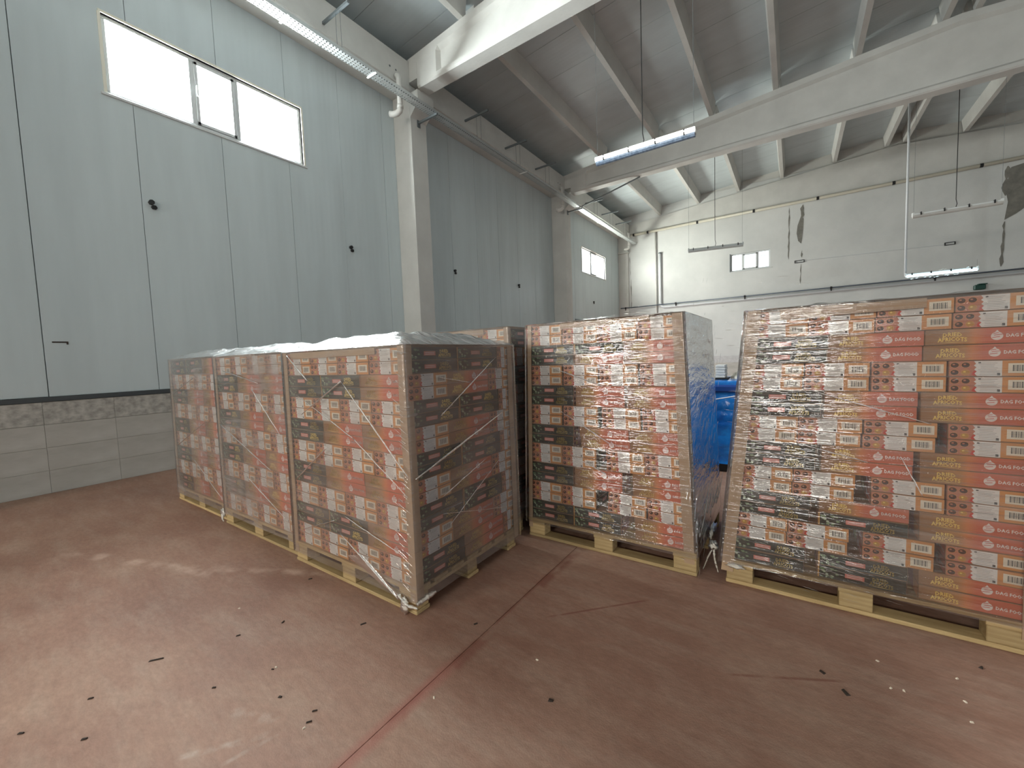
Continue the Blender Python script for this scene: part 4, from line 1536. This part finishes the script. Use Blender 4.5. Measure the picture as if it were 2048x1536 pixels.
def sheet(root, quad, mat, name='film_fold'):
    """a broad hazy overlap of film, slightly proud of the wrap"""
    q_ = MB()
    k = q_.mi(mat)
    nx, ny = 20, 8
    A, B, C_, D_ = [Vector(p) for p in quad]
    for j in range(ny + 1):
        for i in range(nx + 1):
            u, v = i / nx, j / ny
            p = A.lerp(B, u).lerp(D_.lerp(C_, u), v)
            p += Vector((0, -1, 0)) * noise.noise(Vector((u * 3, v * 9, p.x))) * .004
            q_.v.append(tuple(p))
    for j in range(ny):
        for i in range(nx):
            a = j * (nx + 1) + i
            q_.f.append((a, a + 1, a + nx + 2, a + nx + 1))
            q_.m.append(k)
    return obj(name, q_, root, smooth=True)


yf = 1.412
for a, b_, r0, r1 in (((-2.19, 1.27), (-1.65, .77), .003, .006), ((-2.19, 1.27), (-2.65, 1.05), .006, .003), ((-2.38, .86), (-2.78, .60), .005, .004), ((-2.7, 1.18), (-2.11, .94), .002, .004),
                      ((-2.11, .94), (-1.66, .66), .004, .003), ((-2.8, .24), (-2.35, .40), .002, .004), ((-2.25, .45), (-1.72, .33), .004, .003), ((-2.79, 1.44), (-2.55, 1.27), .003, .006), ((-2.3, .33), (-1.78, .07), .003, .008)):
    strand(fP3, [(a[0], yf, a[1]), (b_[0], yf, b_[1])], r0, r1, M['rope'])
xf_ = -1.636
for a, b_, r0, r1 in (((2.20, 1.38), (1.66, 1.06), .003, .005), ((2.30, 1.02), (1.45, .75), .004, .008), ((2.06, .73), (1.65, .60), .003, .004), ((1.64, 1.28), (1.92, 1.23), .002, .003), ((1.64, .50), (2.32, .32), .002, .003), ((2.27, .73), (1.7, .42), .002, .003)):
    strand(fP3, [(xf_, a[0], a[1]), (xf_, b_[0], b_[1])], r0, r1, M['rope'])
for a, b_ in (((-3.4, 1.2), (-3.0, .86)), ((-4.05, .9), (-3.2, .6)), ((-3.6, .5), (-3.0, .25)), ((-3.9, 1.35), (-3.3, 1.25))):
    strand(fP2, [(a[0], 1.445, a[1]), (b_[0], 1.445, b_[1])], .004, .003, M['rope'])
for a, b_ in (((-5.2, .6), (-4.4, .9)), ((-4.8, .5), (-4.2, .2)), ((-5.3, 1.1), (-4.6, 1.3))):
    strand(fP1, [(a[0], 1.475, a[1]), (b_[0], 1.475, b_[1])], .004, .003, M['rope'])
ym = 2.568
for a, b_ in (((-1.45, 1.30), (-1.04, 1.16)), ((-1.36, .98), (-1.0, .78)), ((-1.30, .68), (-1.03, .57))):
    strand(fM, [(a[0], ym, a[1]), (b_[0], ym, b_[1])], .002, .005, M['rope'])
for a, b_ in (((-.02, 1.18), (.52, 1.0)), ((.05, .86), (.30, .80)), ((.42, .84), (.50, .66))):
    strand(fR, [(a[0], 2.60, a[1]), (b_[0], 2.60, b_[1])], .002, .003, M['rope'])


def glint_ridges(root, spots, seed, face='front'):
    """fine glossy ridges added where the wrap should show bright glints; spots = (u, z, spread u, spread z, count, plane, slope)"""
    rnd = random.Random(seed)
    q_ = MB()
    for u0, z0, su, sz, n, pl, sl in spots:
        for _ in range(n):
            u = u0 + rnd.gauss(0, su)
            z = z0 + rnd.gauss(0, sz)
            l_ = rnd.uniform(.015, .075) * (1.5 if rnd.random() < .15 else 1)
            k = sl + rnd.uniform(-.07, .07)
            r_ = rnd.uniform(.0005, .0014)
            pts = []
            for t in (-.5, -.15, .2, .5):
                d = rnd.uniform(-.001, .001)
                a, b_ = u + l_ * t, z + l_ * t * k + d
                pts.append((a, pl, b_) if face == 'front' else (pl, a, b_))
            q_.tube(pts, [r_ * .3, r_, r_ * .9, r_ * .2], M['crease'], 5, False)
    return tag(obj('film_glints', q_, root, smooth=True), kind='stuff')


glint_ridges(fM, [(-.84, 1.35, .13, .13, 90, 2.578, -.10), (-.80, 1.05, .12, .16, 80, 2.578, -.05), (-.92, .75, .16, .2, 70, 2.578, -.08), (-1.05, .40, .12, .12, 45, 2.576, -.12), (-.55, .9, .012, .4, 30, 2.578, -.3), (-1.2, 1.0, .25, .4, 40, 2.578, -.08)], 11)
glint_ridges(fR, [(-.14, 1.35, .06, .12, 80, 2.606, -.05), (-.17, .95, .06, .25, 80, 2.606, -.05), (-.05, .45, .13, .2, 90, 2.604, -.12), (.22, .24, .12, .06, 55, 2.604, -.12), (.05, 1.2, .2, .3, 60, 2.606, -.1), (.4, .6, .25, .35, 45, 2.606, -.15)], 12)
glint_ridges(fP3, [(-1.69, .85, .015, .3, 40, 1.418, -.5), (-1.72, .35, .03, .15, 30, 1.418, -.45), (-1.70, 1.42, .04, .012, 12, 1.418, -.1)], 13)
glint_ridges(fM, [(3.0, .9, .25, .4, 90, -.476, 1.0), (2.8, .45, .2, .2, 60, -.462, 1.0), (3.2, 1.2, .2, .2, 50, -.497, .9)], 14, 'side')


def knot(root, c, s, seed, stretch=(1, 1, 1.5)):
    q_ = MB()
    k = q_.mi(M['tail'])
    nu, nv = 18, 12
    for j in range(nv + 1):
        for i in range(nu):
            th, ph = math.pi * j / nv, 2 * math.pi * i / nu
            d = Vector((math.sin(th) * math.cos(ph), math.sin(th) * math.sin(ph), math.cos(th)))
            r_ = s * (1 + .55 * noise.noise(d * 2.3 + Vector((seed, 0, 0))) + .3 * noise.noise(d * 6 + Vector((0, seed, 0))))
            q_.v.append((c[0] + d.x * r_ * stretch[0], c[1] + d.y * r_ * stretch[1], c[2] + d.z * r_ * stretch[2]))
    for j in range(nv):
        for i in range(nu):
            q_.f.append((j * nu + i, j * nu + (i + 1) % nu, (j + 1) * nu + (i + 1) % nu, (j + 1) * nu + i))
            q_.m.append(k)
    return obj('film_tail', q_, root, smooth=True)


knot(fP3, (-1.775, 1.415, .085), .014, 1, (1.2, .8, 1))
knot(fP3, (-1.735, 1.412, .048), .030, 2, (1, .5, 1.35))
strand(fP3, [(-1.775, 1.41, .09), (-1.70, 1.405, .062), (-1.64, 1.42, .058)], .007, .010, M['tail'], 'film_tail')
strand(fP3, [(-1.648, 1.425, .075), (-1.64, 1.50, .085), (-1.642, 1.56, .08)], .016, .012, M['tail'], 'film_tail')
sheet(fP3, [(-2.25, 1.418, .20), (-2.1, 1.418, .24), (-1.77, 1.41, .095), (-1.79, 1.41, .08)], M['fold'], 'film_tail')
knot(fP1, (-4.22, 1.48, .075), .030, 3, (1.2, .6, 1.2))
strand(fP1, [(-4.25, 1.48, .09), (-4.19, 1.46, .03), (-4.17, 1.46, .008)], .012, .006, M['tail'], 'film_tail')
knot(fR, (-.27, 2.61, .115), .020, 5, (2.2, .7, .6))
strand(fR, [(-.40, 2.72, .16), (-.43, 2.70, .09), (-.455, 2.69, .012)], .006, .004, M['tail'], 'film_tail')
strand(fR, [(-.40, 2.72, .16), (-.39, 2.70, .08), (-.37, 2.69, .012)], .010, .007, M['tail'], 'film_tail')
knot(fR, (-.40, 2.72, .165), .026, 6, (1, 1, 1))
knot(fM, (-.445, 3.0, .14), .05, 7, (.35, 2.0, .8))
for k in range(9):        # loose silvery flaps on the lit side of the middle load
    y_ = 2.66 + k * .1
    strand(fM, [(-.468 - .05 * random.random() * .2, y_, .18 + .1 * random.random()), (-.452, y_ + .09, .34 + .2 * random.random())], .004, .002, M['rope'])

# ------------------------------------------------------------------ blue covered crate between the tall pallets
e = empty('covered_crate', (-.55, 5.55, 0))
tag(e, 'big crate under shiny blue plastic, seen between the two tall pallets', 'crate')
cb = MB()
k = cb.mi(M['blue'])
nu, nv = 96, 44
rx, ry = .82, .52


def sup(th, a, b__, p=.28):
    c, s_ = math.cos(th), math.sin(th)
    return a * math.copysign(abs(c) ** p, c), b__ * math.copysign(abs(s_) ** p, s_)


for j in range(nv + 1):
    t = j / nv
    z = .10 + .92 * t
    for i in range(nu):
        th = 2 * math.pi * i / nu
        x, y_ = sup(th, rx, ry)
        bul = 1 + .05 * math.sin(math.pi * t)
        w_ = noise.noise(Vector((x * 3.5 + t * 3, y_ * 3.5, z * 3))) * .06 + abs(noise.noise(Vector((x * 8 - t * 6, y_ * 8, z * 7)))) * .07
        cb.v.append((x * bul * (1 + w_), y_ * bul * (1 + w_), z))
for j in range(nv):
    for i in range(nu):
        cb.f.append((j * nu + i, j * nu + (i + 1) % nu, (j + 1) * nu + (i + 1) % nu, (j + 1) * nu + i))
        cb.m.append(k)
b0 = nv * nu
for rr in (.9, .6, .3, .02):
    base = len(cb.v)
    for i in range(nu):
        th = 2 * math.pi * i / nu
        x, y_ = sup(th, rx * rr, ry * rr)
        cb.v.append((x, y_, 1.025 + noise.noise(Vector((x * 5, y_ * 5, 3))) * .02))
    for i in range(nu):
        cb.f.append((b0 + i, b0 + (i + 1) % nu, base + (i + 1) % nu, base + i))
        cb.m.append(k)
    b0 = base
obj('plastic_cover', cb, e, smooth=True)
boxobj('crate_base', -.78, .78, -.48, .48, 0, .13, M['black'], e, .01)  # black puts the shadow at the crate's foot into the colour
boxobj('rim_band', -.86, .86, -.56, .56, .90, .985, M['blue_crate'], e, .02)
q = MB()
q.tube([(-.3, -.575, .80), (0.1, -.585, .88), (.5, -.575, .93)], .006, M['pipe_white'], 5)
obj('tie_cord', q, e)
e = empty('paper_stack', (-.66, 5.30, 1.03))
tag(e, 'small pale stack of papers standing on the blue covered crate', 'paper')
for k in range(5):
    boxobj('bundle', -.075, .02 + .004 * (k % 2), -.1, .1, .022 + k * .03, .048 + k * .03, M['paper'], e, .003)
boxobj('dark_tray', -.10, .05, -.12, .12, 0, .021, M['black'], e, .003)
q = MB()
k = q.mi(M['paper2'])
for j in range(9):
    for i in range(20):
        ph = 2 * math.pi * i / 20
        th = math.pi / 2 * j / 8
        r_ = 1 + .12 * noise.noise(Vector((math.cos(ph) * 2, math.sin(ph) * 2, j * .4)))
        q.v.append((.13 * math.cos(th) * math.cos(ph) * r_, .13 * math.cos(th) * math.sin(ph) * r_, .09 * math.sin(th) * r_))
for j in range(8):
    for i in range(20):
        q.f.append((j * 20 + i, j * 20 + (i + 1) % 20, (j + 1) * 20 + (i + 1) % 20, (j + 1) * 20 + i))
        q.m.append(k)
o = obj('cloth_bag', q, None, (-.47, 5.35, 1.035), True)
tag(o, 'rounded cream bag lying on the blue covered crate', 'bag')

# ------------------------------------------------------------------ litter on the floor
for i, (x, y_, l_, a, w_) in enumerate(((-2.49, .55, .06, .9, .005), (-2.44, .32, .02, .9, .004), (-2.44, .13, .022, .6, .005), (-2.19, .26, .02, .8, .005), (-2.05, .63, .016, .6, .004), (-1.75, .76, .015, .3, .006),
                                       (-1.56, .80, .02, .8, .003), (-1.53, .76, .022, .9, .003), (-1.94, .82, .012, .3, .003), (-2.34, .84, .02, 1, .004), (-2.25, 1.02, .018, 2, .005), (-2.55, 1.34, .022, 1, .006), (-1.86, 1.24, .03, 1.1, .006),
                                       (-.79, 1.34, .02, .2, .009), (.18, 1.99, .03, 2.2, .009), (.11, 2.07, .02, 2.6, .007), (.66, 2.44, .016, 1, .007), (.68, 2.02, .05, 2.4, .008), (-1.35, 1.55, .02, 1, .006))):
    q = MB()
    q.hexa([(-l_ / 2, -w_, 0), (l_ / 2, -w_ * .5, 0), (l_ / 2, w_ * .6, 0), (-l_ / 2, w_, 0), (-l_ / 2 * .8, -w_ * .6, .004), (l_ / 2 * .9, -w_ * .4, .006), (l_ / 2 * .9, w_ * .4, .005), (-l_ / 2 * .8, w_ * .6, .004)], M['chip_dark'])
    o = obj('splinter', q, None, (x, y_, 0))
    o.rotation_euler = (0, 0, a)
    tag(o, 'long dark splinter alone on the pale open floor' if i == 0 else 'tiny dark crumb of wood lying on the red floor', 'splinter', 'dark crumbs on the floor')
for i, (x, y_) in enumerate(((-1.94, .835), (-1.52, .735), (.31, 2.27), (.56, 2.31), (.55, 2.17), (.54, 2.06), (.37, 2.12), (-.95, 1.5), (.33, 2.11), (-1.2, 1.1), (-2.6, .95))):
    q = MB()
    s_ = .0042
    q.hexa([(-s_ * 1.6, -s_, 0), (s_ * 1.4, -s_ * .7, 0), (s_ * 1.5, s_ * .8, 0), (-s_, s_, 0), (-s_, -s_ * .6, s_), (s_, -s_ * .5, s_ * .8), (s_, s_ * .5, s_), (-s_ * .7, s_ * .6, s_ * .9)], M['chip_pale'])
    o = obj('chip', q, None, (x, y_, 0))
    o.rotation_euler = (0, 0, i * 1.3)
    tag(o, 'tiny pale chip lying on the red floor', 'chip', 'pale chips on the floor')
